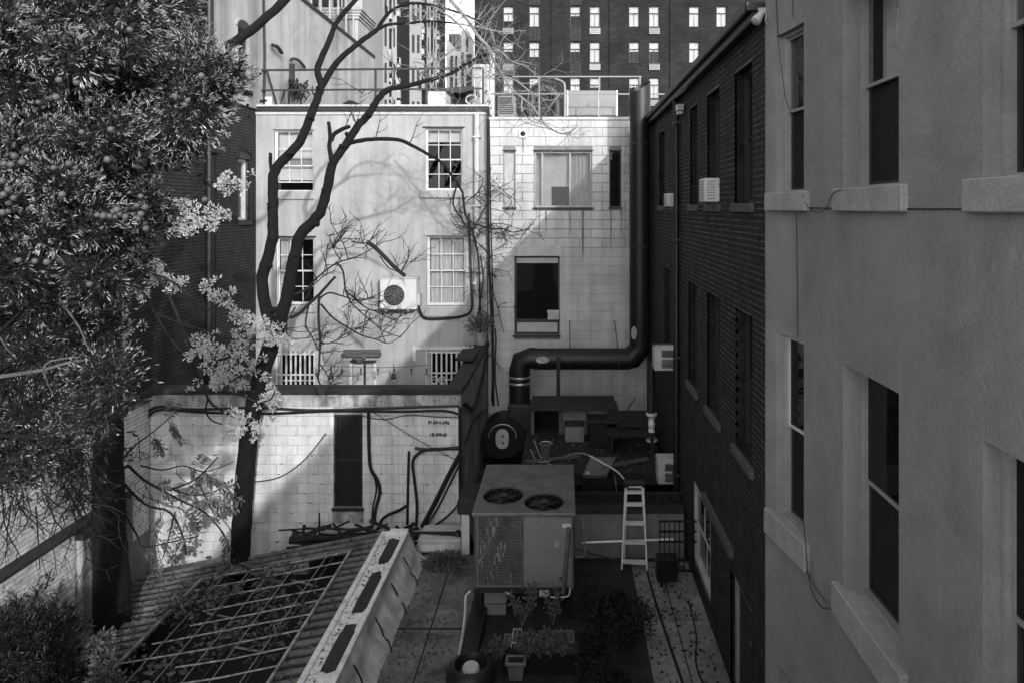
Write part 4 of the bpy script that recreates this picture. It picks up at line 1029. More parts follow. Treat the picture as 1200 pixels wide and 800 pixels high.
# lid with two round holes: grid of quads round each hole built as ring sectors
def lid(mb, cells):
    for (x0,y0,x1,y1,hole) in cells:
        if not hole: mb.quad((x0,y0,topz),(x1,y0,topz),(x1,y1,topz),(x0,y1,topz)); continue
        cx,cy,r = hole; n = 32; inner=[]; outer=[]
        for i in range(n):
            a = 2*math.pi*i/n; c,s = math.cos(a),math.sin(a); inner.append((cx+c*r,cy+s*r,topz))
            k = min(((x1-cx)/c if c>1e-9 else (x0-cx)/c if c<-1e-9 else 1e9), ((y1-cy)/s if s>1e-9 else (y0-cy)/s if s<-1e-9 else 1e9))
            outer.append((cx+c*k,cy+s*k,topz))
        for i in range(n):
            j=(i+1)%n
            mb.quad(inner[i],outer[i],outer[j],inner[j])
        for cxn,cyn in ((x0,y0),(x1,y0),(x1,y1),(x0,y1)):
            ang = math.atan2(cyn-cy,cxn-cx)%(2*math.pi); i=int(ang/(2*math.pi)*n); j=(i+1)%n
            mb.quad(outer[i],(cxn,cyn,topz),outer[j])
xm = -.62; yb1 = 11.25
lid(tp, [(tx0,ty0,xm,yb1,fans[0]),(xm,ty0,tx1,yb1-.05,fans[1]),(tx0,yb1,xm,ty1,None),(xm,yb1-.05,tx1,ty1,None)])
for (a,b) in (((tx0,ty0),(tx1,ty0)),((tx1,ty0),(tx1,ty1)),((tx1,ty1),(tx0,ty1)),((tx0,ty1),(tx0,ty0))):
    tp.quad((a[0],a[1],topz),(b[0],b[1],topz),(b[0],b[1],topz-.07),(a[0],a[1],topz-.07))
tp.build('lid', M['hvac_top'], A)
MB().bar((tx0,ty0-.005,topz-.02),(tx1,ty0-.005,topz-.02),.015,.03).build('lid_trim', M['galv'], A)
for cx,cy,r in fans:
    fm_ = MB().lathe((cx,cy,topz-.30), [(.001,0),(r-.001,.001),(r-.001,.299)], 32, cap=False).build('fan', M['room'], A)
    g_ = MB()
    for q in np.linspace(.45,1.04,4): g_.tube([(cx+math.cos(a)*r*q,cy+math.sin(a)*r*q,topz+.012) for a in np.linspace(0,2*math.pi,29)], .003, 4)
    for i in range(8): a=i*math.pi/4; g_.bar((cx,cy,topz+.014),(cx+math.cos(a)*r*1.04,cy+math.sin(a)*r*1.04,topz+.014),.008,.008)
    g_.lathe((cx,cy,topz+.005), [(r*.25,0),(r*.25,.012),(.01,.016)], 16)
    g_.build('guard', M['black_metal'], fm_)
    b_ = MB()
    for i in range(4):
        a=i*math.pi/2+.5; b_.quad((cx,cy,topz-.07),(cx+math.cos(a)*r*.93,cy+math.sin(a)*r*.93,topz-.05),(cx+math.cos(a+.8)*r*.93,cy+math.sin(a+.8)*r*.93,topz-.09))
    b_.build('blade', M['black_metal'], fm_)
def hp_(px, py, d=0): return (X(px,hy0), hy0-d, Z(py,hy0))
cl0,cl1 = X(561,hy0), X(612,hy0); cz0,cz1 = Z(684,hy0), Z(601.5,hy0)
MB().box(cl0,hy0-.006,cz0,cl1,hy0-.001,cz1).build('coil', M['coil'], A)
g_ = MB()
n = 26
for i in range(n+1): x = cl0+(cl1-cl0)*i/n; g_.box(x-.003,hy0-.022,cz0,x+.003,hy0-.016,cz1)
n = 44
for i in range(n+1): z = cz0+(cz1-cz0)*i/n; g_.box(cl0,hy0-.027,z-.0025,cl1,hy0-.022,z+.0025)
g_.build('coil_guard', M['guard'], A, kind='stuff')
# torn silvery fluff on the coil
fr_ = MB()
for k in range(150):
    px = 561 + 50*min(1, abs(random.gauss(0,.45))); py = random.uniform(604,682); h_ = random.uniform(1.5,6); w_ = random.uniform(.5,1.6)
    if 40*math.sin(px*.3+py*.11)+random.uniform(-25,25) < 0: continue
    fr_.box(X(px,hy0),hy0-.016,Z(py+h_,hy0),X(px+w_,hy0),hy0-.010,Z(py,hy0))
fr_.build('lint', M['tarp'], A, kind='stuff')
MB().box(X(612.5,hy0),hy0-.014,cz0,hx1-.03,hy0-.001,cz1).build('access_panel', M['hvac'], A, bevel=.006)
for x in (hx0+.005, cl1-.01, hx1-.035): MB().box(x,hy0-.03,hz0+.05,x+.03,hy0-.002,hz1-.035).build('corner_trim', M['hvac_top'], A)
sc2 = MB()
for px in (615,640,655):
    for py in (604,645,682): sc2.lathe(hp_(px,py,.0142), [(.009,0),(.007,.004),(.001,.005)], 6, (0,-1,0))
sc2.build('screw', M['black_metal'], A, kind='stuff')
MB().box(hx1+.001,hy0+.9,hz0+.1,hx1+.012,hy0+.93,hz1-.04).build('side_seam', M['hvac_top'], A)
MB().box(X(650,hy0),hy0-.0185,Z(640,hy0),X(655,hy0),hy0-.0145,Z(632,hy0)).build('label_plate', M['frame_grey'], A)
MB().box(X(659,hy0),hy0-.018,Z(617,hy0),X(669,hy0),hy0-.0145,Z(612.5,hy0)).build('label_plate', M['white'], A)
cp = MB(); cp.tube(smooth_path([hp_(666,618,.0),hp_(666,619,.06),hp_(665.5,630,.06),hp_(663,660,.06),hp_(660,692,.06)],4), .034, 8); cp.build('conduit', M['hvac_top'], A, smooth=True)
MB().lathe(hp_(657,676,.012), [(.02,0),(.02,.02),(.0,.021)],12,(0,-1,0)).build('knockout', M['black_metal'], A)
br = MB(); br.box(hx0-.01,hy0-.01,hz0-.02,hx1+.02,hy1,hz0+.058); br.build('base_rail', M['dark_metal'], A)
MB().box(X(632,hy0),hy0-.03,Z(697,hy0),X(643,hy0),hy0-.011,Z(690,hy0)).build('junction_box', M['offwhite'], A)
for x in (hx0+.02,hx1-.1):
    for y in (hy0+.02,hy1-.1): MB().box(x,y,0,x+.08,y+.08,hz0-.02).build('leg', M['black_metal'], A)
MB().box(X(566,hy0),hy0+.15,.0,X(592,hy0),hy0+.7,hz0-.02).build('duct_collar', M['hvac'], A)
MB().box(X(565.5,hy0),hy0+.14,.16,X(592.5,hy0),hy0+.71,.175).build('duct_seam', M['hvac_top'], A)
MB().box(X(600,hy0),hy0+.5,0.0,hx1-.12,hy0+.55,hz0-.02).build('back_panel', M['wood'], A)
wire([hp_(552,690,.05),hp_(547,694,.1),(-1.45,10.05,.22),(-1.43,9.6,.15),(-1.42,9.0,.14),(-1.46,8.3,.14),(-1.5,7.0,.14)], .018, 'white cable trailing from the air handler along the black kerb', mat_='cable_pale', sub=6)
wire([hp_(645,697,.04),hp_(655,697,.05),hp_(666,695,.05),hp_(668,686,.05)], .014, 'short white hose under the right corner of the air handler', mat_='cable_pale')
wire([hp_(592,691,.04),hp_(598,693,.06),hp_(603,697,.05)], .012, 'short white cable end under the coil of the air handler', mat_='cable_pale')
t = thing('wall_pipework', 'thin pale pipe run across the low wall behind the stepladder', 'pipe', (.8,12.0,.8))
MB().tube([P(682,635,12.02),P(790,631,12.02)], .022, 8).build('tube', M['alu'], t)
MB().tube(smooth_path([P(681,606,12.0),P(684,625,12.0),P(685,640,12.0),P(684,650,12.0),P(676,652,12.0)],3), .022, 6).build('riser', M['frame_grey'], t)
solo(MB().tube(smooth_path([P(674,642,12.0),P(700,650,12.0),P(730,657,12.0),P(770,664,12.0)],4), .012, 5), 'cable', M['cable'], 'slack black cable under the pale pipe by the stepladder', 'cable')
# ------------------------------------------------------------------ low wall and clutter behind the air handler
L_ = thing('low_wall', 'low pale rendered wall behind the stepladder', 'wall', (.9,12.3,0))
MB().box(.2,12.15,0,2.15,12.35,Z(600,12.15)).build('body', M['render_grey'], L_)
MB().box(.18,12.1,Z(600,12.15),2.16,12.4,Z(596,12.15)).build('coping', M['coping'], L_, bevel=.01)
F_ = thing('plank_fence', 'dark plank screen on top of the low wall behind the stepladder', 'fence', (.9,12.5,.9))
for i in range(12):
    x = .22 + i*.16; MB().box(x,12.45+.01*(i%2),Z(598,12.45),x+.145,12.475+.01*(i%2),Z(578,12.45)).build('plank', M['wood'], F_)
for q0,q1 in ((579,575),(590,587.5)): MB().box(.2,12.42,Z(q0,12.45),2.15,12.447,Z(q1,12.45)).build('rail', M['wood'], F_)

# platform carrying sheds
Pf = thing('timber_platform', 'dark timber platform of planks under the storage cupboards', 'platform', (-.3,15,0))
for i in range(11):
    x = -.85 + i*.265; MB().box(x,13.4,Z(517,15.2)-.05,x+.26,16.9,Z(517,15.2)).build('plank', M['wood'], Pf)
MB().box(-.88,13.36,Z(517,15.2)-.22,2.05,13.4,Z(517,15.2)-.01).build('fascia', M['wood'], Pf)
for x in (-.8,.2,1.1,1.95): MB().box(x,13.42,0,x+.09,13.51,Z(517,15.2)-.06).build('post', M['black_metal'], Pf)
zp = Z(517,15.2)
def ox(px): return X(px,15.5)
def oz(py): return Z(py,15.5)
t = thing('storage_cupboard', 'long open storage cupboard with a dark sloping roof beside the blower', 'cupboard', (ox(673),15.6,zp))
rf = MB(); rf.prism([(ox(622),15.3,oz(478)),(ox(722),15.3,oz(478)),(ox(722),16.3,oz(478)+.02),(ox(622),16.3,oz(478)+.02)], (0,0,.05)); rf.build('roof', M['coping'], t)
for a,b in ((622,626),(655,660),(686,689),(721,725)): MB().box(ox(a),15.5,zp+.002,ox(b),16.1,oz(478)).build('upright', M['wood_grey'], t)
MB().box(ox(626),16.02,zp+.002,ox(655),16.06,oz(479)).build('back', M['room'], t)
MB().box(ox(660),15.55,zp+.04,ox(686),15.58,oz(479)).build('door', M['render_grey'], t)
MB().box(ox(689),15.55,oz(496),ox(714),15.58,oz(479)).build('door', M['render_grey'], t)
MB().box(ox(715),15.55,oz(496),ox(721),15.58,oz(479)).build('door', M['render_grey'], t)
MB().box(ox(624),15.45,oz(479.5),ox(655),15.48,oz(477)).build('lintel', M['frame_grey'], t)
MB().box(ox(622),15.4,zp+.002,ox(725),16.1,zp+.06).build('floor', M['wood'], t)
t = thing('storage_crate', 'grey crate standing before the middle door of the storage cupboard', 'crate', (ox(673),15.3,zp))
MB().box(ox(662),15.15,zp+.002,ox(684),15.4,Z(498,15.2)).build('body', M['render_grey'], t, bevel=.01)
MB().box(ox(661.5),15.12,Z(498,15.2),ox(684.5),15.42,Z(495.5,15.2)).build('lid', M['coping'], t)
t = thing('covered_barbecue', 'barbecue under a dark fitted cover before the storage cupboard', 'barbecue', (ox(707),15,zp))
MB().prism([(X(692,14.8),14.8,zp+.002),(X(722,14.8),14.8,zp+.002),(X(724,14.8),14.8,Z(495,14.8)),(X(690,14.8),14.8,Z(495,14.8))],(0,.5,0)).build('cover', M['screen'], t, bevel=.03)
MB().box(X(690,14.8)-.02,14.77,Z(496.5,14.8),X(724,14.8)+.02,15.33,Z(493,14.8)).build('lid', M['black_metal'], t, bevel=.015)
MB().bar((X(721,14.78),14.75,Z(505,14.78)),(X(722,14.78),14.75,Z(513,14.78)),.02,.02).build('handle', M['galv'], t)
t = thing('wooden_bench', 'dim bench of planks at the right end of the platform', 'bench', (1.4,14.6,zp))
MB().box(.95,14.4,zp+.36,1.95,14.8,zp+.42).build('seat', M['wood'], t); MB().box(.95,14.8,zp+.45,1.95,14.85,zp+.8).build('backrest', M['wood'], t)
for x in (1.0,1.85): MB().box(x,14.42,zp+.002,x+.06,14.78,zp+.36).build('leg', M['wood'], t)
t = thing('sloping_hatch', 'sloping dark hatch with a small white label behind the air handler', 'hatch', P(700,556,13.1))
MB().prism([P(683,556,12.9),P(711,556,12.9),P(722,535,13.5),P(692,535,13.5)],(0,.02,-.06)).build('cover', M['hvac_top'], t)
q = P(688,553,12.93); MB().box(q.x-.035,q.y-.06,q.z-.01,q.x+.045,q.y-.03,q.z+.035).build('label_plate', M['board'], t)
MB().box(X(683,12.95),13.0,0,X(720,12.95),13.35,Z(556,12.95)-.06).build('casing', M['black_metal'], t)
wire([P(690,533,13.2),P(705,541,12.9),P(722,551,12.4),P(731,560,12.0)], .016, 'pale cable drooping from the hatch to the stepladder top', mat_='cable_pale')
wire([P(626,515,14.8),P(634,535,14.2),P(648,545,13.4),P(660,548,13)], .012, 'thin pale cable hanging from the storage cupboard', mat_='frame_grey')
wire([P(665,546,13.1),P(680,538,13),P(690,533,13.2)], .01, 'thin black wire behind the air handler lid')
wire([P(745,465,16.5),P(735,480,16),P(725,495,15.8)], .012, 'thin black wire slanting beside the storage cupboard')

# blower, duct and stack
YD = 16.85
B_ = thing('duct_blower', 'black centrifugal blower with duct rising to a tall black stack', 'blower', P(598,545,YD))
R = .26
du = MB()
cx = X(609,YD)
du.tube([(cx,YD,Z(478,YD)),(cx,YD,Z(433,YD))], R, 20, cap=False)
el = []
p0 = Vector((cx,YD,Z(433,YD))); zc = Z(420,YD)
du.tube([(cx,YD,Z(434,YD)),(cx+.03,YD,zc-.06),(cx+.30,YD,zc+.02),(cx+.38,YD,zc+.02)], R, 20, cap=False)
sx_ = X(750,YD)
du.tube([(cx+.34,YD,zc),(sx_-.25,YD,zc)], R, 20)
du.tube([(sx_-.32,YD,zc),(sx_-.22,YD,zc+.0),(sx_,YD,zc+.28),(sx_,YD,zc+.4)], R, 20, cap=False)
du.build('duct', M['black_metal'], B_, smooth=True)
st = MB(); n = 24; zt = Z(97,YD); 
st.tube([(sx_,YD,zc+.3),(sx_,YD,zt-.3)], R, n, cap=False)
b0 = len(st.v)
for k, (rr, dz) in enumerate(((R,0),(R,1),(R-.012,1),(R-.02,-2.0))):
    for j in range(n):
        a = 2*math.pi*j/n; c, s = math.cos(a)*rr, math.sin(a)*rr
        z = zt-.3 if dz == 0 else (zt + .16*(c*.9+s*.55)/R - .1 if dz == 1 else zt+dz)
        st.v.append((sx_+c, YD+s, z))
for k in range(3):
    for j in range(n): q=(j+1)%n; st.f.append((b0+k*n+j,b0+k*n+q,b0+(k+1)*n+q,b0+(k+1)*n+j))
st.build('stack', M['black_metal'], B_, smooth=True)
for zz in (Z(170,YD),Z(290,YD)): MB().lathe((sx_,YD,zz), [(R+.001,0),(R+.008,.01),(R+.008,.04),(R+.001,.05)], 24, cap=False).build('seam_band', M['dark_metal'], B_)
for px in (640,668,696,724): MB().lathe((X(px,YD),YD,zc), [(R+.001,0),(R+.012,.004),(R+.012,.02),(R+.001,.024)], 24, (1,0,0), cap=False).build('seam_band', M['dark_metal'], B_)
for px in (668,724):
    MB().bar((X(px,YD),YD,zc+R),(X(px,YD),YF-.06,zc+R+.5),.02,.02).build('hanger', M['dark_metal'], B_)
for py in (439,446): MB().lathe((cx,YD,Z(py+3,YD)), [(R+.002,0),(R+.012,.01),(R+.012,.05),(R+.002,.06)], 24, cap=False).build('clamp', M['galv'], B_, smooth=True)
sc_ = MB(); ctr = Vector((X(592,YD),YD-.2,Z(506,YD)))
prof = []
for i in range(30):
    a = -math.pi/2 + 2*math.pi*i/30; rr = .5*(1+.12*i/30) if True else .5
    prof.append(ctr + Vector((math.cos(a)*rr, -.28, math.sin(a)*rr*.92)))
sc_.prism(prof, (0,.7,0)); sc_.build('scroll_housing', M['black_metal'], B_, smooth=True)
MB().box(cx-.27,YD-.3,Z(500,YD),cx+.3,YD+.25,Z(470,YD)).build('outlet_box', M['dark_metal'], B_, bevel=.03)
pl = MB(); e0 = ctr + Vector((-.03,-.30,-.0))
pl.prism([e0+Vector((math.copysign(abs(math.cos(a))**.8,math.cos(a))*.16,0,math.copysign(abs(math.sin(a))**.8,math.sin(a))*.235)) for a in np.linspace(0,2*math.pi,28,endpoint=False)], (0,.03,0)); po = pl.build('motor_plate', M['offwhite'], B_, bevel=.008)
for dx,dz in ((.02,.07),(.02,-.09)): MB().lathe(e0+Vector((dx,-.001,dz)), [(.026,0),(.02,.012),(.0,.013)],10,(0,-1,0)).build('bolt', M['black_metal'], po)
MB().tube([ctr+Vector((math.cos(a)*.33-.02,-.31,math.sin(a)*.3+.06)) for a in np.linspace(math.pi*1.02,-.1,20)], .014, 6).build('handle', M['galv'], B_)
MB().box(X(570,YD),YD-.5,0,X(612,YD),YD+.3,Z(535,YD)).build('plinth', M['black_metal'], B_)
MB().prism([P(629,417,YD-R-.03)+Vector((math.cos(a)*.16+.14,0,math.sin(a)*.085-.09)) for a in np.linspace(0,2*math.pi,16,endpoint=False)],(0,.025,0)).build('access_plate', M['galv'], B_)
MB().prism([P(743,390,YD-R-.03)+Vector((math.cos(a)*.07,0,math.sin(a)*.16)) for a in np.linspace(0,2*math.pi,16,endpoint=False)],(0,.025,0)).build('access_plate', M['galv'], B_)
solo(MB().box(X(652,16.4),16.36,0,X(656.5,16.4),16.45,Z(418,16.4)), 'steel_post', M['black_metal'], 'slim black steel post in front of the horizontal duct', 'post')
t = thing('insulated_pipe', 'dark vertical pipe with a foil wrapped length beside the brick wall', 'pipe', (X(763,14.6),14.6,0))
MB().tube([P(763,424,14.6),P(763,488,14.6)], .085, 10).build('tube', M['dark_metal'], t, smooth=True)
fo = MB(); fo.lathe(P(763.5,516,14.6), [(.05,0),(.13,.01),(.13,.05),(.07,.06),(.075,.2),(.06,.28),(.08,.36),(.065,.45),(.08,.52),(.12,.55),(.12,.6),(.06,.61)], 12); fo.build('foil_wrap', M['alu'], t)
MB().tube([P(763,518,14.6),P(763,545,14.6),(X(763,14.6),14.6,0)], .05, 8).build('lower_tube', M['black_metal'], t)

# stepladder leaning on the low wall
t = thing('stepladder', 'aluminium stepladder folded and leaning beside the air handler', 'ladder', P(742,668,11.7))
b0_, b1_ = P(728.5,666,11.75), P(758,667,11.75); t0_, t1_ = P(733,568,12.02), P(753.5,568,12.02)
for a, b in ((b0_,t0_),(b1_,t1_)): MB().bar(a, b, .026, .07, Vector((0,1,0))).build('stile', M['alu'], t)
for f in (.10,.33,.555,.78,.93):
    a = b0_.lerp(t0_, f); b = b1_.lerp(t1_, f)
    MB().bar(a+Vector((0,-.03,0)), b+Vector((0,-.03,0)), .08, .045).build('tread', M['alu'], t)
for f in (.28,.50,.73): 
    a = b0_.lerp(t0_, f)+Vector((.03,.12,.02)); b = b1_.lerp(t1_, f)+Vector((-.02,.12,.02)); MB().bar(a,b,.02,.02).build('rear_brace', M['alu'], t)
for a, b in ((b0_+Vector((.06,.2,0)),t0_+Vector((.03,.05,0))),(b1_+Vector((.02,.2,0)),t1_+Vector((-.02,.05,0)))): MB().bar(a,b,.02,.035,Vector((0,1,0))).build('rear_leg', M['alu'], t)
MB().box(t0_.x-.03,t0_.y-.07,t0_.z-.02,t1_.x+.03,t0_.y+.07,t0_.z+.075).build('top_cap', M['dark_metal'], t, bevel=.012)
MB().bar(t0_+Vector((.05,-.075,-.0)), t1_+Vector((-.03,-.075,-.0)),.012,.025).build('cap_trim', M['alu'], t)

# round exhaust hood, bottom
t = thing('exhaust_hood', 'round black exhaust hood with a pale motor housing at the bottom edge', 'exhaust', (X(553,8.6),8.6,0))
c = Vector((X(552,8.6),8.6,0))
MB().lathe(c, [(.2,0),(.2,.3)], 24).build('curb', M['black_metal'], t, smooth=True)
MB().lathe(c, [(.2,.30),(.3,.28),(.32,.33),(.31,.42),(.25,.48),(.21,.49),(.19,.44),(.17,.36),(.01,.35)], 32, cap=False).build('shroud', M['black_metal'], t, smooth=True)
MB().lathe(c+Vector((.0,-.02,.35)), [(.11,0),(.11,.1),(.09,.13),(.0,.135)], 20).build('motor_housing', M['offwhite'], t, smooth=True)
bl = MB()
for a in (-.5,.5,1.6): bl.box(c.x+a*.05-.012,c.y-.135,.42,c.x+a*.05+.012,c.y-.12,.445)
bl.build('vent_slot', M['room'], t)

# planters and plants
def planter(x0,x1,y0,y1,z0,z1,matn,label,name='planter', grp='planters below the air handler'):
    t = thing(name, label, 'planter', ((x0+x1)/2,(y0+y1)/2,z0), grp)
    b = MB(); q=.03
    b.hexa([(x0+q,y0+q,z0),(x1-q,y0+q,z0),(x1-q,y1-q,z0),(x0+q,y1-q,z0),(x0,y0,z1),(x1,y0,z1),(x1,y1,z1),(x0,y1,z1)])
    b.build('body', M[matn], t)
    r = MB(); w_=.025
    r.box(x0-w_,y0-w_,z1-.02,x1+w_,y0+.01,z1+.02); r.box(x0-w_,y1-.01,z1-.02,x1+w_,y1+w_,z1+.02); r.box(x0-w_,y0+.01,z1-.02,x0+.01,y1-.01,z1+.02); r.box(x1-.01,y0+.01,z1-.02,x1+w_,y1-.01,z1+.02)
    r.build('rim', M[matn], t, bevel=.008)
    MB().box(x0+.015,y0+.015,z1,x1-.015,y1-.015,z1+.006).build('soil', M['soil'], t); return t
solo(MB().box(X(590,9.25),9.1,0.0,X(678,9.25),9.62,.28), 'plant_stand', M['black_metal'], 'low black stand carrying the planters', 'stand')
planter(X(592,9.35),X(609,9.35),9.32,9.5,.282,Z(752,9.35),'plastic_grey','small grey planter with a white wire tower at the left of the stand')
planter(X(636,9.35),X(671,9.35),9.35,9.58,.282,Z(752,9.35),'plastic_grey','long grey trough planter at the right of the stand')
planter(X(595,9.05)+.0,X(615,9.05),8.93,9.07,.02,.26,'plastic_grey','dark square planter in front of the black stand')
t = thing('plant_tower', 'thin pale wire plant support standing in the small grey planter', 'plant support', (X(605,9.3),9.3,.28))
wm = MB(); pa, pb = P(602,736,9.3), P(611,736,9.3)
for a,b in ((P(598,768,9.2),pa),(P(613,768,9.2),pb),(pa,pb),(P(600,752,9.25),P(612,752,9.25)),(pb,P(613,765,9.35)),(P(594,774,9.1),P(614,774,9.1)),(P(606,736,9.3),P(606,770,9.2))): wm.bar(a,b,.01,.01)
wm.build('wire', M['offwhite'], t)
def stems(label, spots, h, n, matn, name, cat, loc, L=.055, W=.03, spread=.12, grp=None):
    t = thing(name, label, cat, loc, grp); s = MB(); pts=[]; dr=[]
    for (x,y,z) in spots:
        for k in range(n):
            a = random.uniform(0,6.28); top = Vector((x+math.cos(a)*spread, y+math.sin(a)*spread*.6, z+h*random.uniform(.6,1.1)))
            path = smooth_path([Vector((x,y,z)), Vector((x,y,z)).lerp(top,.5)+Vector((random.uniform(-.03,.03),0,.04)), top],4)
            s.tube(path, .004, 4)
            for q in path[3:]:
                for _ in range(5): pts.append(tuple(q+Vector((random.uniform(-.05,.05),random.uniform(-.05,.05),random.uniform(-.03,.03))))); dr.append((random.uniform(-1,1),random.uniform(-1,1),random.uniform(-.4,.9)))
    s.build('stem', M['leaf_mid'], t, kind='stuff'); leaves('foliage', pts, dr, L, W, matn, t); return t
stems('tall leafy plant sprouting behind the wire plant support', [(X(612,9.42),9.42,.45)], .55, 9, 'leaf_mid', 'leafy_plant', 'plant', (X(612,9.42),9.42,.45), spread=.2)
stems('slender leafy plant rising from the long trough planter', [(X(648,9.45),9.45,.45)], .45, 4, 'leaf_mid', 'leafy_plant', 'plant', (X(648,9.45),9.45,.45), spread=.12)
stems('low tangle of leafy plants in front of the trough planter', [(X(p,9.05),9.05,.25) for p in (620,632,645,660)], .32, 8, 'leaf_mid', 'leafy_plant', 'plant', (X(640,9.05),9.05,.2), spread=.16)
stems('small pale weed between the exhaust hood and the planters', [(X(580,9.2),9.2,.1)], .25, 7, 'leaf_mid', 'leafy_plant', 'plant', (X(580,9.2),9.2,.0), spread=.16)
# big dim shrub, bottom right of centre
t = thing('dark_shrub', 'large dim shrub spreading over the deck right of the planters', 'shrub', (.75,9.6,0))
pts=[];dr=[]
for k in range(26):
    cx_,cy_ = random.uniform(.3,1.12), random.uniform(8.4,10.7); r_ = random.uniform(.08,.24)
    p_, v_ = ball((cx_,cy_,random.uniform(.06,.34)), r_, int(800*r_), (1,1,.7)); p_[:,2] = np.maximum(p_[:,2], .03); pts.append(p_); v_[:,2]+=.3; dr.append(v_)
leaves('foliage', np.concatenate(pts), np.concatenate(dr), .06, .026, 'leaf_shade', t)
sm = MB()
for i in range(14): sm.tube(smooth_path([(.78,9.6,0),(.78+random.uniform(-.2,.2),9.6+random.uniform(-.3,.3),.2),(.78+random.uniform(-.45,.4),9.6+random.uniform(-.7,.7),random.uniform(.2,.55))],3), .01, 4)
sm.build('stem', M['bark_twig'], t, kind='stuff')

# ------------------------------------------------------------------ things on the back roofs
t = thing('roof_railing', 'two rail pipe railing along the roof of the stuccoed town house', 'railing', (-5.2,19,fz(126)))
zr = fz(129)
def ry(px, py): return P(px, py, 18.2)
rr = MB(); rr.bar(ry(304,82.5),ry(566,80),.05,.05); rr.build('top_rail', M['dark_metal'], t)
MB().bar(ry(304,106),ry(566,104),.045,.045).build('mid_rail', M['dark_metal'], t)
for px in (304.5, 440, 500, 566):
    a = ry(px,81.5); MB().bar((a.x,18.2,zr),a,.05,.05).build('post', M['dark_metal'], t)
a = ry(313,84); MB().bar((a.x+.3,18.2,zr),a,.05,.05).build('brace', M['dark_metal'], t)
t = thing('roof_railing', 'pale pipe railing on the roof of the painted block building', 'railing', (0,19,CT))
MB().bar(P(600,90,19),P(752,90,19),.035,.035).build('top_rail', M['hvac'], t)
MB().bar(P(570,110,19),P(785,110.5,19),.035,.035).build('mid_rail', M['hvac'], t)
for px in (632,702.5,750):
    a = P(px,90,19); MB().bar((a.x,19,CT-.13),a,.04,.04).build('post', M['hvac'], t)
def rbox(name,label,cat,px0,py0,px1,py1,Y,dep,matn,grp=None,extra=None):
    t = thing(name,label,cat,((X(px0,Y)+X(px1,Y))/2,Y,Z(py1,Y)),grp)
    MB().box(X(px0,Y),Y,Z(py1,Y),X(px1,Y),Y+dep,Z(py0,Y)).build('body', M[matn], t, bevel=.03)
    if extra: extra(t)
    return t
def seams(px, py0, py1, Y):
    def f(t):
        for q in px: MB().box(X(q,Y)-.02,Y-.012,Z(py1,Y),X(q,Y)+.02,Y-.001,Z(py0,Y)).build('seam', M['galv'], t)
    return f
rbox('metal_cabinet','pale grey metal cabinet on the block building roof behind the railing','cabinet',664,106,724,136,20.5,.9,'hvac',None,seams((665,702,723),106,136,20.5))
t = thing('roof_duct','dark arched duct on the block building roof','duct',(X(640,20.2),20.2,CT))
dm = MB(); x0,x1=X(614,20.2),X(662,20.2); zt=Z(93,20.2)
dm.tube(smooth_path([(x0+.2,20.3,CT-.15),(x0+.2,20.3,zt-.75),(x0+.32,20.3,zt-.4),(x0+.6,20.3,zt-.25),(x1-.6,20.3,zt-.25),(x1-.32,20.3,zt-.4),(x1-.25,20.3,zt-.75),(x1-.25,20.3,CT-.15)],3), .22, 12)
dm.build('tube', M['black_metal'], t, smooth=True)
MB().tube(smooth_path([(x1-.3,20.0,zt-.02),(x1-.06,20.0,zt-.12),(x1-.0,20.0,zt-.35),(x1-.0,20.0,CT-.15)],4), .03, 6).build('trim', M['galv'], t)
MB().box(x0+.35,20.2,CT-.15,x1-.4,20.5,zt-.45).build('housing', M['screen'], t)
def slats(Y,px0,px1,py0,py1,n,matn='black_metal'):
    def f(t):
        m_ = MB()
        for i in range(n): z = Z(py0,Y)+(Z(py1,Y)-Z(py0,Y))*(i+.5)/n; m_.box(X(px0,Y)+.05,Y-.02,z-.012,X(px1,Y)-.05,Y-.001,z+.012)
        m_.build('louvre', M[matn], t)
    return f
rbox('roof_condenser','dark louvred condenser on the block roof above the building joint','air conditioner',583,112,604,138,19.4,.5,'hvac',None,slats(19.4,583,604,114,134,9))
rbox('roof_hatch','white painted roof hatch on the stuccoed town house','hatch',500,107,522,128,20,1,'offwhite')
t = thing('roof_cover','dark folded roof cover lying on the town house roof','roof cover',P(413,126,18.6))
MB().prism([P(401,125,18.6),P(423,125,18.6),P(416,119,18.6),P(409,117.5,18.6),P(402,121,18.6)],(0,.5,0)).build('sheet', M['screen'], t)
t = thing('cable_coil','pale tangle of cable and pipes at the roof corner over the joint','cable',P(560,120,18.7))
cm = MB()
for i in range(9):
    c = P(random.uniform(552,578), random.uniform(112,128), random.uniform(18.3,19)); r_=random.uniform(.12,.3); th=random.uniform(0,3)
    cm.tube([c+Vector((math.cos(a)*r_*math.cos(th),math.cos(a)*r_*math.sin(th),math.sin(a)*r_*.8)) for a in np.linspace(0,4.5,12)], .025, 5)
cm.build('loop', M['offwhite'], t)
t = thing('roof_table','dark flat awning frame on the town house roof beside the hatch','awning',P(533,110,21))
MB().prism([P(507,104,21),P(555,101,21),P(556,105,21),P(540,109,21),P(508,107,21)],(0,1.4,0)).build('canopy', M['black_metal'], t)
for px in (511,530,551): MB().bar(P(px,106,21.3),P(px,130,21.3),.06,.06).build('leg', M['black_metal'], t)
MB().box(X(525,22),21.8,Z(128,22),X(548,22),22.3,Z(112,22)).build('backboard', M['dark_metal'], t)
solo(MB().box(X(574,22),22,Z(140,22),X(579,22),22.3,Z(62,22)), 'white_flue', M['offwhite'], 'tall square white flue behind the joint of the two roofs', 'flue')
rbox('stair_bulkhead','grey roof bulkhead with dark door behind the twigs','bulkhead',555,75,573,128,24,1.5,'frame_grey',None,seams((556,564,572),76,128,24))
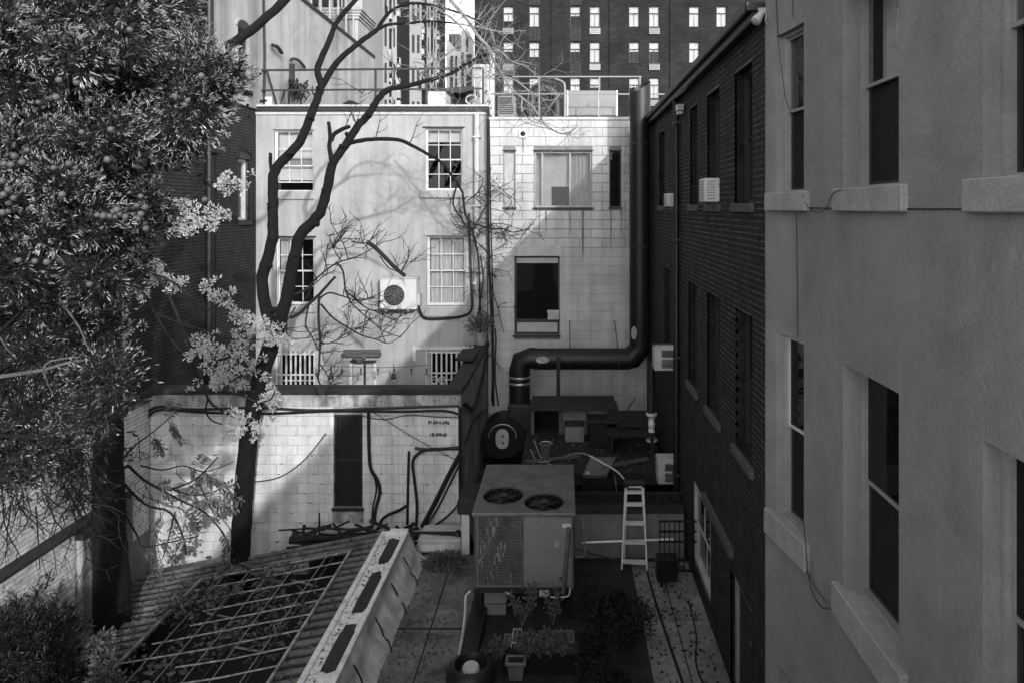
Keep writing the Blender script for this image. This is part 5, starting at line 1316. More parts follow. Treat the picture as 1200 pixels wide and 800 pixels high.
rbox('roof_planter','pale roof rubble bag lying at the left end of the town house roof','bag',298,113,318,128,18.25,.5,'offwhite')
# antenna
t = thing('roof_antenna','small tangled white antenna at the far end of the brick wall gutter','antenna',P(772,150,16.2))
am = MB(); 
for a,b in ((( 762,134),(783,122)),((768,140),(778,118)),((765,128),(775,132)),((760,138),(776,135)),((773,118),(770,145)),((770,124),(784,118)),((778,128),(788,118))): am.bar(P(*a,16.2),P(*b,16.1),.03,.03)
am.build('rod', M['white'], t)
wire([P(776,135,16.1),P(778,150,16.0),P(781,165,15.9)], .018, 'white wire hanging from the small tangled antenna', mat_='white')
wire([P(764,136,16.3),P(775,126,15),P(800,108,11.5),P(806,100,10.8)], .014, 'black wire running up from the antenna along the gutter')
t = thing('gutter_box','small pale junction box under the brick building gutter','box',P(797,130,12.2))
MB().box(X(793,12.4)-.02,12.2,Z(131,12.4),X(799,12.4),12.4,Z(124,12.4)).build('body', M['galv'], t)
MB().box(X(794,12.4)-.02,12.22,Z(135,12.4),X(798,12.4),12.38,Z(132,12.4)).build('gland', M['galv'], t)

# loose things on and about the platform
for (px,Y_,r_,h_,mt,lb) in ((640,14.3,.13,.26,'wood_grey','dull grey bucket on the platform below the storage cupboard'),(742,15.6,.2,.42,'screen','black lidded bin at the right end of the platform by the foil wrapped pipe')):
    t = thing('bucket' if r_ < .15 else 'bin', lb, 'bucket' if r_ < .15 else 'bin', (X(px,Y_),Y_,zp))
    MB().lathe((X(px,Y_),Y_,zp+.003), [(r_*.8,0),(r_,h_),(r_+.015,h_),(r_+.015,h_+.02),(r_-.02,h_+.02)] + ([(r_-.03,h_*.3),(.01,h_*.28)] if r_<.15 else [(.01,h_+.05)]), 18).build('body', M[mt], t, smooth=True)
    MB().tube([(X(px,Y_)+math.cos(a)*(r_+.01),Y_-.02,zp+h_+math.sin(a)*r_*.5) for a in np.linspace(0,math.pi,9)], .007, 5).build('handle', M['galv'], t)
for i,(x0,y0,x1,y1,lb) in enumerate(((-.75,13.9,.35,14.2,'weathered plank lying loose on the platform behind the air handler'),(.75,13.6,1.75,14.05,'weathered plank lying loose at the right of the platform'))):
    solo(MB().bar((x0,y0,zp+.03),(x1,y1,zp+.04),.12,.035), 'loose_plank', M['wood_grey'], lb, 'plank')
wire([(-.7,14.6,zp+.03),(-.5,13.9,zp+.03),(-.1,14.1,zp+.03),(.4,14.4,zp+.03),(.9,13.7,zp+.03),(1.0,13.36,zp-.05),(1.05,13.3,zp-.4)], .018, 'grey hose snaking over the platform and down its edge', mat_='hvac')
p_ = np.stack([RNG.uniform(-.8,2,260),RNG.uniform(13.4,16,260),np.full(260,zp+.012)],1); v_ = RNG.normal(size=p_.shape); v_[:,2]*=.2
tag(leaves('leaf_litter', p_, v_, .07, .04, 'litter', None, .2, (0,14.5,zp)), 'dead leaves scattered over the dark platform planks', 'leaves')
# ------------------------------------------------------------------ far buildings
YA = 56.0
am_ = front(YA)
H = thing('apartment_block', 'dark brick apartment block with rows of pale windows in the distance', 'building', (X(740,YA),YA,-3))
ax0, ax1, az1 = X(556,YA), X(960,YA), Z(-60,YA)
cols = (589.5,620,668,691,737,760.5,807.5,839.5); rows = (-35,7,49,91,133)
ops = []
for c in cols:
    for r in rows:
        if c == 589.5 and r == 91: pass
        ops.append((X(c,YA), X(c+12.4,YA), Z(r+24.5,YA), Z(r,YA)))
wm = MB(); panel(wm, am_, ax0, ax1, -3, az1, ops, .25)
wm.quad((ax0,YA,-3),(ax0,YA+15,-3),(ax0,YA+15,az1),(ax0,YA,az1)); wm.build('wall', M['brick_far'], H)
MB().box(ax0,YA+2,-3,ax1,YA+15,az1).build('core', M['room'], H)
fW = fS = fP = None
w0 = X(cols[0]+12.4,YA)-X(cols[0],YA); h0 = 24.5/800*YA
base = wloc(H)
def amesh(name, mb, mat_):
    me = bpy.data.meshes.new(name); me.from_pydata(mb.v, [], mb.f); me.materials.append(mat_); return me
f = MB(); e=.06
for a in ((0,0,e,h0),(w0-e,0,w0,h0),(e,0,w0-e,e),(e,h0-e,w0-e,h0),(e,h0*.64,w0-e,h0*.64+e)): f.box(a[0],-.08,a[1],a[2],.0,a[3])
f.box(w0/2-.015,-.05,e,w0/2+.015,-.02,h0*.64)
meF = amesh('window', f, M['frame_dark'])
p = MB(); p.box(e,-.045,e,w0-e,-.04,h0-e); meP = amesh('pane', p, M['glass'])
meBs = []
for zb in (.03, .03, .3*h0, .55*h0):
    b = MB(); n = 10
    for i in range(n):
        q0, q1 = e+(w0-2*e)*i/n, e+(w0-2*e)*(i+1)/n; b.quad((q0,.03+.03*(i%2),zb),(q1,.03+.03*((i+1)%2),zb),(q1,.03+.03*((i+1)%2),h0-e),(q0,.03+.03*(i%2),h0-e))
    meBs.append(amesh('curtain', b, M['blind']))
for c in cols:
    for r in rows:
        wo_ = link('window', meF, None, H, Vector((X(c,YA),YA+.2,Z(r+24.5,YA)))-base)
        link('pane', meP, None, wo_)
        link('curtain', random.choice(meBs), None, wo_)
for c in (589.5,691,760.5,668,620):
    for r in (-35,7,49,91):
        x0 = X(c,YA); x1 = X(c+12.4,YA)
        if c in (668,620): 
            gm3 = MB()
            for i in range(9): q = x0+(x1-x0)*i/8; gm3.mbox(am_, q-.02, q+.02, Z(r+41,YA), Z(r+26,YA), 0, .08)
            gm3.build('spandrel_grille', M['dark_metal'], H); continue
        a_ = MB(); a_.mbox(am_, x0, x1, Z(r+33.5,YA), Z(r+26.3,YA), -.1, .16); ao = a_.build('air_conditioner_sleeve', M['hvac'] if c != 691 else M['frame_grey'], H)
        s_ = MB()
        for i in range(3): z = Z(r+33,YA)+(.5*(i+.7)/3.2); s_.mbox(am_, x0+.06, x1-.06, z-.02, z+.02, .16, .175)
        s_.build('louvre', M['dark_metal'], ao)
for px0,px1 in ((646,660),(714,728),(785,798)):
    MB().mbox(am_, X(px0,YA), X(px1,YA), -3, az1, 0, .12).build('pilaster', M['brick_far'], H)

# stepped tower of pale and dark strips
H = thing('stepped_tower', 'tall stepped tower of alternating sunlit and dark strips', 'building', (-15,60,-3))
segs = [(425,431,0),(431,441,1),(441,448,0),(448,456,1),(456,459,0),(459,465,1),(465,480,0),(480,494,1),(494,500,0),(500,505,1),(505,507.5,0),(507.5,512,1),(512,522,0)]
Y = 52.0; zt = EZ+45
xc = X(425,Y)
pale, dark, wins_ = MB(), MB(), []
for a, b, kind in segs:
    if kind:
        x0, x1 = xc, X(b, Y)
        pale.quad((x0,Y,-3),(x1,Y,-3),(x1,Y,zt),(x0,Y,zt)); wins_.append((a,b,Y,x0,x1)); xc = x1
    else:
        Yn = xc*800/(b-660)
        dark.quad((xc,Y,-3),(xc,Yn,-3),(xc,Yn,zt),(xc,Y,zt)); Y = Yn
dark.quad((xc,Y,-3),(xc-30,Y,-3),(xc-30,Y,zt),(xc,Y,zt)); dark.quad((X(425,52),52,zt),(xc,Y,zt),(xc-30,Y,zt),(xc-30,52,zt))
pale.build('pale_face', M['tower_pale'], H); dark.build('dark_face', M['tower_dark'], H)  # sun on the fronts and shade on the sides put into the colours
for (a,b,Y_,x0,x1) in wins_:
    m_ = front(Y_); wdt = x1-x0
    cols_ = [(.2,.42),(.62,.84)] if b-a > 12 else [(.35,.65)] if b-a > 5 else [(.3,.6)]
    for ca, cb in cols_:
        z = Z(140,Y_)
        k = 0
        while z < Z(-8,Y_):
            wd = MB(); wd.mbox(m_, x0+wdt*ca, x0+wdt*cb, z, z+1.6, -.05, .03)
            wo_ = wd.build('window', M['frame_dark'], H)
            if random.random() < .5:
                MB().mbox(m_, x0+wdt*cb, x0+wdt*min(cb+.18,1), z-.3, z+.25, .031, .35).build('air_conditioner_sleeve', M['tower_dark'] if k % 2 else M['offwhite'], H)
            z += 2.95; k += 1
# small window units breaking the edges of the dark strips
for (a,b,Y_,x0,x1) in wins_:
    for i in range(9):
        z = Z(random.uniform(0,125),Y_); MB().box(x1-.02,Y_+.05,z,x1+random.uniform(.12,.25),Y_+.5,z+.5).build('air_conditioner_sleeve', M['offwhite'] if random.random()<.5 else M['tower_pale'], H)

# dark block with pale piers behind the roof terrace
Yd = 47.0; H = thing('dark_office_block', 'dark office block with a pale windowed pier behind the roof terrace', 'building', (X(370,Yd),Yd,-3))
MB().box(X(300,Yd),Yd,-3,X(405,Yd),Yd+6,EZ+40).build('wall', M['tower_dark'], H)
dm_ = front(Yd-.02)
for px in (352,366,380,392):
    for py in (-12,4,20,36,52):
        MB().mbox(dm_, X(px,Yd), X(px+7,Yd), Z(py+9,Yd), Z(py,Yd), -.0, .03).build('window', M['glass_dark'], H)
    MB().mbox(dm_, X(px+9,Yd), X(px+11,Yd), -3, EZ+40, 0, .25).build('pier', M['frame_grey'], H)
MB().box(X(405.3,Yd),Yd-.3,-3,X(426,Yd),Yd+5,EZ+40).build('pale_pier', M['tower_pale'], H)
dm2 = front(Yd-.3)
for px in (408,414,420):
    for py in (-6,10,26,42,58,74):
        q = px%2; MB().mbox(dm2, X(px,Yd), X(px+3,Yd), Z(py+8+q,Yd), Z(py+q,Yd), -.02, .02).build('window', M['frame_dark'], H)

# distant towers in the gap of sky
def tower(px0,px1,py0,Y,matn,label,name='distant_tower', strips=(), gable=False):
    t = thing(name,label,'building',((X(px0,Y)+X(px1,Y))/2,Y,-3))
    MB().box(X(px0,Y),Y,-3,X(px1,Y),Y+12,Z(py0,Y)).build('body', M[matn], t)
    m_ = front(Y)
    for (a,b) in strips: MB().mbox(m_, X(a,Y), X(b,Y), -3, Z(py0+3,Y), 0, .2).build('window_strip', M['tower_dark'], t)
    MB().box(X(px0,Y)+.6,Y+2,Z(py0,Y),X(px1,Y)-.6,Y+9,Z(py0-2,Y)).build('plant_room', M[matn], t)
    return t
tower(525.5,539,40,230,'far_dark','dark flat topped tower left of the pair in the sky gap',strips=((528,529),(532,533),(536,537)))
tower(540.2,549,36,200,'far_mid','grey slim tower right of the pair in the sky gap',strips=((546,549),))
t = thing('gabled_block','pale building with a sloping roofline below the distant towers','building',(X(534,110),110,-3))
Yg=110
MB().prism([(X(523,Yg),Yg,-3),(X(553,Yg),Yg,-3),(X(553,Yg),Yg,Z(66,Yg)),(X(545,Yg),Yg,Z(60,Yg)),(X(536,Yg),Yg,Z(60,Yg)),(X(525,Yg),Yg,Z(47,Yg)),(X(523,Yg),Yg,Z(47,Yg))],(0,8,0)).build('wall', M['tower_pale'], t)
for a,b,c in ((528,531,66),(534,536,66),(541,544,62),(547,553,64)): MB().mbox(front(Yg), X(a,Yg), X(b,Yg), -3, Z(c,Yg), 0, .3).build('window_strip', M['tower_dark'], t)

# ------------------------------------------------------------------ white painted brick boundary wall, left
xw = -7.75
wm_ = rightface(xw)
H = thing('boundary_wall', 'white painted brick boundary wall with dark coping at the lower left', 'wall', (xw,10.5,-.9))
cz = Z(655, -xw*800/(660-40))
MB().box(xw-.3,6,-.9,xw-.002,12.3,cz).build('core', M['render_grey'], H)
ype = -xw*800/(660-88)
bricks_stuff('brickwork', brick_cells(8.2, ype, -.9, cz, .22, .075, [], .012, vj=.007), wm_, .003, M['brick_white'], H, jit=.002)
MB().box(xw-.2,6,cz,xw+.045,12.3,cz+.06).build('coping', M['coping'], H, bevel=.015)
MB().box(xw-.02,ype+.02,-.9,xw+.10,ype+.62,cz-.12).build('pilaster', M['parapet'], H, bevel=.01)
MB().box(xw-.02,ype-.02,cz-.12,xw+.16,ype+.68,cz-.03).build('pilaster_cap', M['coping'], H)
H2 = thing('painted_brick_wall', 'white painted brick wall stepping up behind the dark trunk', 'wall', (XL+.05,12,-.9))
px_ = XL+.06
MB().box(XL+.01,8,-.9,px_,13.28,EZ-3.6).build('core', M['render_grey'], H2)
bricks_stuff('brickwork', brick_cells(8.2, 13.27, 0, EZ-3.75, .22, .075, [], .012, vj=.007), rightface(px_), .003, M['brick_white'], H2, jit=.002)
MB().box(XL+.0,8,EZ-3.6,px_+.08,13.28,EZ-3.5).build('coping', M['coping'], H2)

# ------------------------------------------------------------------ trees
def branch(mb, pts, r0, r1, sub=4, n=7):
    p = smooth_path(pts, sub); k = len(p)
    p2 = [q + Vector((random.uniform(-1,1),random.uniform(-1,1),random.uniform(-1,1)))*min(.012, r0*.07) for q in p]
    mb.tube(p2, [(r0+(r1-r0)*i/(k-1))*(1+random.uniform(-.045,.045)) for i in range(k)], n); return p
def twig(mb, p, d, L, r, depth, droop=.0, kids=3, ang=.7):
    d = Vector(d).normalized(); pts=[Vector(p)]; q = Vector(p); nseg = 4
    for i in range(nseg):
        d = (d + Vector((random.gauss(0,.16),random.gauss(0,.12),random.gauss(0,.16)+droop))).normalized(); q = q + d*L/nseg; pts.append(q.copy())
    mb.tube(pts, [r*(1-.55*i/nseg) for i in range(nseg+1)], 4, cap=False)
    if depth:
        for k in range(kids):
            i = random.randint(1, nseg); dd = (pts[i]-pts[i-1]).normalized()
            side = Vector((random.gauss(0,1),random.gauss(0,.5),random.gauss(0,1))); side = (side - dd*side.dot(dd)).normalized()
            twig(mb, pts[i], dd*math.cos(ang)+side*math.sin(ang), L*random.uniform(.45,.75), r*.6, depth-1, droop, kids, ang)
YK = 12.2
def T_(*pts, Y=YK): return [P(p[0], p[1], (p[2] if len(p) > 2 else Y)) for p in pts]
def pr(w, Y=YK): return w/800*Y/2
T = thing('forked_tree', 'bare dark tree forking in front of the pale facade', 'tree', (X(282,YK),YK,-.9))
tr = MB()
base = T_((282,652),(284,600),(287,560),(291,515),(299,470),(309,430),(321,395),(328,375))
base = [Vector((base[0].x,YK,-.9))] + base
branch(tr, base, pr(23), pr(18), 4, 12)
branch(tr, T_((322,400),(313,365),(307,330),(313,305),(319,280),(320,250),(320,228),(322,200),(338,182),(350,168),(357,155),(366,130),(372,115),(377,100)), pr(14.5), pr(8.5), 4, 10)
branch(tr, T_((326,385),(337,345),(341,320),(346,296),(353,274),(368,258),(377,245),(383,222),(388,198),(391,190),(404,171),(420,147),(430,137),(440,121),(448,110),(457,104)), pr(15), pr(7), 4, 10)
for px,py,r_ in ((320,240,.05),(346,300,.055),(369,262,.05),(383,225,.045),(341,182,.04),(362,140,.04),(312,312,.05),(289,545,.06),(300,470,.06),(327,365,.06),(412,160,.04),(430,135,.035),(402,174,.04),(374,104,.04)):
    a = P(px+random.uniform(-3,3),py,YK-.05); tr.tube([a+Vector((0,.05,0)), a+Vector((random.uniform(-.07,.07),-.05,random.uniform(-.02,.05))), a+Vector((random.uniform(-.09,.09),-.075,.03))], [r_*1.25,r_*.9,r_*.35], 7)
tr.build('trunk', M['bark'], T, smooth=True)
bm2 = MB(); tw_ = MB(); tp_ = MB()
br_ = [
 (((377,100),(372,83),(378,65),(385,50),(395,25),(415,2),(428,-18)), 8.5, 5),
 (((377,102),(385,88),(392,77),(403,65),(415,55),(428,45),(442,35)), 8, 6),
 (((442,35),(450,22),(460,12),(480,4),(505,6),(535,14),(560,24)), 5, 2),
 (((442,35),(455,29),(480,27),(505,25),(530,27)), 4.2, 2),
 (((389,190),(386,172),(387,160),(385,143)), 6, 4),
 (((388,165),(392,157),(402,151),(410,148)), 5.5, 4.5),
 (((408,168),(422,165),(440,163),(467,164),(482,170),(500,180),(517,190),(530,207),(542,225)), 5.5, 2.5),
 (((319,202),(317,192),(317,179)), 5, 4),
 (((457,104),(480,100),(505,93),(527,87),(547,75),(572,62)), 6, 3),
]
for pts, w0_, w1_ in br_:
    bm2 = MB(); branch(bm2, T_(*pts), pr(w0_), pr(w1_), 4, 8); bm2.build('branch', M['bark'], T, smooth=True)
# lower bare twig cluster in front of the facade
def mk(mb, pts, w0_, w1_, Y=YK): return branch(mb, T_(*pts, Y=Y), pr(w0_,Y), pr(w1_,Y), 4, 5)
low = [
 (((340,372),(352,366),(362,356),(373,346),(382,336),(393,324)),4.5,3),
 (((374,346),(373,370),(375,400),(374,425),(373,445),(380,455)),3.5,1.6),
 (((372,352),(385,343),(402,347),(420,352),(440,348)),2.6,1),
 (((345,345),(360,338),(372,325),(395,308),(420,300),(450,283)),3,1),
 (((395,308),(402,318),(405,340),(412,355),(430,372),(450,388),(470,395)),2.4,.9),
 (((376,356),(390,372),(410,385),(425,393),(443,398),(455,402),(468,395)),2.4,.8),
 (((405,340),(425,358),(440,365),(455,372),(470,376)),1.8,.7),
 (((362,356),(358,380),(366,395),(372,410)),2.4,1),
 (((400,306),(390,290),(386,275)),1.6,.8),(((408,304),(402,285),(388,262)),1.6,.7),
 (((360,338),(372,330),(380,318),(384,285)),1.6,.7),
 (((375,400),(385,402),(398,396),(404,390),(408,372)),1.5,.7),
 (((430,283),(440,290),(452,302),(466,316),(475,323)),5.5,4.5),
 (((412,283),(425,285),(432,284)),2,1.5),
 (((445,300),(456,314),(470,318),(480,308)),1.6,.7),
 (((346,360),(335,380),(341,396),(365,395)),1.8,1),
 (((374,425),(384,440),(388,455)),1.6,1),
]
for q in low:
    p = mk(tw_, *q)
    if q[1] < 4:
        for i in range(6): j = random.randint(len(p)//3, len(p)-1); twig(tw_, p[j], (random.uniform(-.2,1),random.uniform(-.3,.3),random.uniform(-.2,.9)), random.uniform(.25,.5), .0105, 1, .03, 3, .6)
for i in range(12):
    p0 = P(random.uniform(395,445), random.uniform(335,395), YK); twig(tw_, p0, (.6,random.uniform(-.4,.4),random.uniform(-.1,.7)), .42, .0105, 1, .03, 3)
for px,py,dx,dz in ((411,160,.4,.8),(440,163,.2,1),(480,168,.6,.9),(425,110,-.6,.6),(420,148,-.4,.7),(404,150,.3,.8),(450,108,-.7,.3),(460,103,.2,.9),(470,100,-.3,.8)): twig(tw_, P(px,py,YK), (dx,.1,dz), .45, .011, 1, .02, 3)
tw_.build('twig', M['bark_twig'], T, kind='stuff')
# upper twigs, the sun on them painted in as pale bark
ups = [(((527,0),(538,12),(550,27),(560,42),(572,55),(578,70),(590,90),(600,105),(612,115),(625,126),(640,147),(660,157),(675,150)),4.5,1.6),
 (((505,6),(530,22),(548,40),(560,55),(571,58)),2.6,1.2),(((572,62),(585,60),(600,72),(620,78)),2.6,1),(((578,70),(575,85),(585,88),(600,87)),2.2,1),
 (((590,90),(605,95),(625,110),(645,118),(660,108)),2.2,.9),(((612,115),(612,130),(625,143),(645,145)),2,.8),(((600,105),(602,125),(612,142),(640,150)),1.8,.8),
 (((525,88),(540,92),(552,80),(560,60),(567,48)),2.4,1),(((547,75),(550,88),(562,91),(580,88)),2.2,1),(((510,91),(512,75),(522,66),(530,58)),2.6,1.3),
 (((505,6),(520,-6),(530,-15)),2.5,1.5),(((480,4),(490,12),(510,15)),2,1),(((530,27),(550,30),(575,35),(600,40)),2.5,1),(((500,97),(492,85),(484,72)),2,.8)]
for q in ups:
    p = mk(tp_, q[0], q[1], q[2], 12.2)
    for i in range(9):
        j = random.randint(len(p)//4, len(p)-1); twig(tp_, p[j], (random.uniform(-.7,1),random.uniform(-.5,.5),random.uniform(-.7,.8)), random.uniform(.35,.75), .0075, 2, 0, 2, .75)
tp_.build('sunlit_twig', M['bark_sunlit'], T, kind='stuff')

# bare climber on the joint of the two back buildings
C = thing('bare_climber', 'leafless climber hanging down the drainpipe at the joint of the back buildings', 'climber', (fx(560),17.6,fz(480)))
cm = MB(); Yc = 17.65
for q in ((((542,225),(545,250),(553,270),(560,300),(562,340),(563,400),(565,460)),3,2),(((536,215),(531,240),(545,262),(556,280),(575,300)),2.4,1),(((548,235),(560,225),(567,210)),1.8,.8),
 (((556,262),(575,268),(590,268),(602,272),(622,268)),2.2,.8),(((560,270),(580,262),(600,264)),1.6,.7),(((553,270),(562,255),(571,240)),1.6,.8),(((573,140),(574,200),(575,260),(577,330),(578,400),(576,470)),2,1.6),
 (((563,300),(566,330),(560,370),(558,410)),2,1),(((575,300),(572,320),(583,360),(590,390)),1.6,.8),(((570,230),(585,220),(600,236)),1.2,.6)):
    p = mk(cm, q[0], q[1], q[2], Yc)
    for i in range(11): j = random.randint(len(p)//5, len(p)-1); twig(cm, p[j], (random.uniform(-1,1),random.uniform(-.2,.1),random.uniform(-.5,.6)), random.uniform(.25,.55), .012, 1, .0, 3)
cm.build('stem', M['bark_twig'], C, kind='stuff')

# leafy tree on the left: thick dark trunk, limb and drooping branches with pale leaf clusters
YL = 10.7
T = thing('leafy_tree', 'broad dark trunk with drooping branches of pale sunlit leaves', 'tree', (X(131,YL),YL,-.9))
tr = MB(); b0 = T_((132,716),(130,660),(128,600),(127,540),(127,480),(126,400),(132,320),(150,240), Y=YL); b0 = [Vector((b0[0].x,YL,-.9))]+b0
branch(tr, b0, pr(42,YL), pr(22,YL), 4, 14); tr.build('trunk', M['bark'], T, smooth=True)
lb = MB()
branch(lb, T_((150,240),(170,180),(205,115),(258,64),(280,46),(305,27),(338,-4),(352,-22),Y=YL), pr(15,YL), pr(9,YL), 4, 9); lb.build('limb', M['bark'], T, smooth=True)
YV = 11.9
lb = MB(); cl = []
for pts, a, b in ((((132,320),(112,296),(128,300),(140,318),(166,341),(182,367),(195,390),(211,409),(231,422),(244,440)),4,2),
   (((150,290),(175,315),(192,334),(208,370),(224,409),(234,435),(244,467),(262,482),(289,494),(300,498)),4,2),
   (((185,322),(208,334),(234,357),(257,367),(285,372)),3,1.6),(((182,367),(215,380),(245,390),(280,398),(320,396)),3,1.4),(((200,375),(235,385),(265,397),(300,396)),2.4,1.2),
   (((244,467),(241,480),(248,492),(262,497)),2.4,1.5),(((262,458),(285,463),(300,470),(316,468),(322,458)),3,1.4),(((150,240),(180,225),(215,235),(245,218),(280,217)),3,1.4),
   (((150,255),(190,262),(225,258),(250,250)),3,1.3),(((170,300),(195,312),(205,340)),2,1)):
    lb = MB(); branch(lb, T_(*pts, Y=YV), pr(a,YV), pr(b,YV), 4, 6); lb.build('branch', M['bark_twig'], T, smooth=True)
for (px,py,rx,ry_) in ((228,258,24,12),(252,252,12,14),(218,270,10,10),(275,217,20,9),(262,211,8,6),(178,312,14,9),(188,325,17,14),(205,338,12,10),(250,342,14,14),(262,352,10,8),(285,368,17,12),(303,383,22,13),(322,396,16,8),(332,402,10,7),(270,402,12,10),(292,398,14,9),
   (240,415,14,20),(255,440,20,16),(268,425,16,18),(232,400,10,8),(285,445,22,12),(300,438,12,9),(316,462,9,15),(324,472,7,8),(290,425,12,10),(282,492,15,12),(272,500,10,8),(297,500,8,8),(125,365,10,6),(150,388,12,10),(140,372,8,6),(165,345,9,7),(150,285,10,12),(215,240,12,8),(60,470,14,10),(15,400,14,20),(40,480,14,12),(5,370,10,12)):
    cl.append((px,py,rx,ry_))
pts=[];dr=[]
for px,py,rx,ry_ in cl:
    c = P(px,py,YV+random.uniform(-.3,.3)); s = YV/800
    for k in range(int(rx*ry_/22)+3):
        q = np.array(c) + RNG.normal(size=3)*np.array((rx*s*.55,.12,ry_*s*.55)); n = random.randint(14,30)
        p_, v_ = ball(q, random.uniform(.03,.085), n); v_ = v_ + np.array((.1,-.35,.3)); pts.append(p_); dr.append(v_)
leaves('leaf_cluster', np.concatenate(pts), np.concatenate(dr), .055, .024, 'leaf_pale', T, .3)

# shaded sumach-like saplings before the low wall
T = thing('shade_sapling', 'arching thin sapling with sparse compound leaves before the low block wall', 'sapling', (X(160,11.6),11.6,-.9))
sp = MB(); lp=[]; ld=[]
arcs = ((((150,545),(175,566),(200,572),(230,560),(255,535)),3.5,1.5),(((140,560),(170,590),(200,600),(215,630),(218,650)),3.5,1.5),(((175,566),(210,585),(240,600),(262,625),(270,645)),3,1.5),(((140,590),(160,625),(170,640),(210,632),(232,628)),2.5,1),
   (((140,540),(160,520),(180,505),(200,488)),2.5,1),(((165,545),(190,550),(215,545),(240,552),(275,540)),2,1),(((205,600),(195,640),(190,655)),2,1),(((120,560),(150,545)),4,3.5),(((230,560),(245,590),(255,610)),2,1),(((200,572),(230,580),(260,572)),2,.8))
for q in arcs:
    p = mk(sp, *q, Y=11.6)
    for i in range(5):
        j = random.randint(len(p)//3, len(p)-1); c = p[j]; d = Vector((random.uniform(-.3,1),random.uniform(-.5,.2),random.uniform(-.8,.4))).normalized()
        if random.random() < .75:
            L_r = random.uniform(.25,.5); sp.tube([c, c+d*L_r*.5, c+d*L_r+Vector((0,0,-.05))], .005, 4)
            for k in range(6):
                for sgn in (-1,1):
                    q_ = c + d*L_r*(.3+.7*k/5); lp.append(tuple(q_)); ld.append(tuple(d*.4+Vector((-d.z,random.uniform(-.4,.1),d.x))*sgn+Vector((0,0,-.5))))
for i in range(26):
    c = P(random.uniform(60,290), random.uniform(500,650), 11.7); twig(sp, c, (random.uniform(-1,1),0,random.uniform(-.8,.8)), .5, .008, 1, -.02, 3)
sp.tube(smooth_path([(X(150,11.6),11.6,-.9),P(140,640,11.6),P(120,560,11.6)],4), .03, 6)
sp.build('stem', M['bark_twig'], T, kind='stuff'); leaves('leaflet', lp, ld, .12, .05, 'leaf_mid', T, .15)
# creeping sapling over the skylight frame
T = thing('creeping_sapling', 'compound leaved shoot lying across the empty skylight frame', 'sapling', (X(230,10.6),10.6,-.5))
sp = MB(); lp=[]; ld=[]
for q in (((( 215,720),(240,690),(262,668),(280,660),(300,672),(318,676)),2.4,1),(((200,735),(225,712),(250,702),(275,690)),2.4,1),(((225,712),(235,735),(250,745)),2,1),(((185,720),(200,712),(215,700)),2,1)):
    p = mk(sp, *q, Y=10.4)
    for j in range(2, len(p)):
        d = (p[j]-p[j-1]).normalized()
        for sgn in (-1,1): lp.append(tuple(p[j])); ld.append(tuple(d*.4+Vector((-d.z,-.5,d.x))*sgn))
    for _ in range(40): c = random.choice(p); lp.append(tuple(c+Vector((random.gauss(0,.12),random.gauss(0,.12),random.gauss(0,.08))))); ld.append((random.gauss(0,1),random.gauss(0,1),random.gauss(0,.6)))
sp.tube([P(215,720,10.4),(X(222,10.4),10.4,-.88)], .015, 5)
sp.build('stem', M['bark_twig'], T, kind='stuff'); leaves('leaflet', lp, ld, .11, .05, 'leaf_mid', T, .15)

# ------------------------------------------------------------------ big juniper, upper left
J = thing('juniper_tree', 'dense juniper with sunlit sprays and pale berries filling the upper left', 'tree', (-4.6,4.5,-.9))
poly = [(-25,-40),(218,-40),(222,8),(196,40),(212,66),(255,72),(268,84),(262,100),(248,118),(228,145),(205,160),(176,170),(150,190),(178,215),(182,240),(162,262),(140,282),(140,318),(118,345),(112,395),(138,440),(128,475),(90,505),(50,535),(15,560),(-25,570)]
holes = [(178,58,12),(160,120,10),(120,200,11),(196,110,9),(60,300,14),(100,290,12),(70,60,10),(35,230,9)]
def inside(x, y):
    r = False
    for i in range(len(poly)):
        x1,y1 = poly[i]; x2,y2 = poly[i-1]
        if (y1 > y) != (y2 > y) and x < (x2-x1)*(y-y1)/(y2-y1)+x1: r = not r
    return r
def rods(name, P0, D, L, W, mat_, parent, S=1.0):
    n = len(P0); L = L*np.reshape(S,(-1,1)); W = W*np.reshape(S,(-1,1)); d = D/np.linalg.norm(D,axis=1)[:,None]; r = RNG.normal(size=(n,3)); s = np.cross(d,r); s/=np.linalg.norm(s,axis=1)[:,None]; t = np.cross(d,s)
    L = L*RNG.uniform(.6,1.3,(n,1)); W = W*RNG.uniform(.8,1.2,(n,1))
    V = np.zeros((n,5,3)); V[:,0]=P0+s*W*.5; V[:,1]=P0-s*W*.25+t*W*.43; V[:,2]=P0-s*W*.25-t*W*.43; V[:,3]=P0+d*L; V[:,4]=P0-d*L*.1
    V[:,:3] += (d*L*.55)[:,None,:]
    F = np.array([[0,1,3],[1,2,3],[2,0,3],[1,0,4],[2,1,4],[0,2,4]])
    FF = (np.arange(n)[:,None,None]*5+F[None]).reshape(-1,3)
    o = link(name, np_mesh(name, V.reshape(-1,3)-np.array(wloc(parent)), FF), M[mat_], parent); o['kind']='stuff'; return o
clumps = []
while len(clumps) < 128:
    px, py = random.uniform(-25,290), random.uniform(-40,660)
    if inside(px, py) and not any((px-h[0])**2+(py-h[1])**2 < (h[2]+10)**2 for h in holes) and (py < 420 or random.random() < .38): clumps.append((px, py, random.choice((random.uniform(3.5,4.0), random.uniform(3.9,4.9))) if py < 330 else random.uniform(4.4,6.2)))
for i in range(len(poly)-1):
    (x1,y1),(x2,y2) = poly[i],poly[i+1]
    if x1 > 0 and y1 > -30:
        f = random.random(); clumps.append((x1+(x2-x1)*f-8, y1+(y2-y1)*f, random.uniform(3.7,4.6)))
clumps += [(243,78,4.0),(258,86,4.1),(232,66,4.2),(250,100,4.0)]
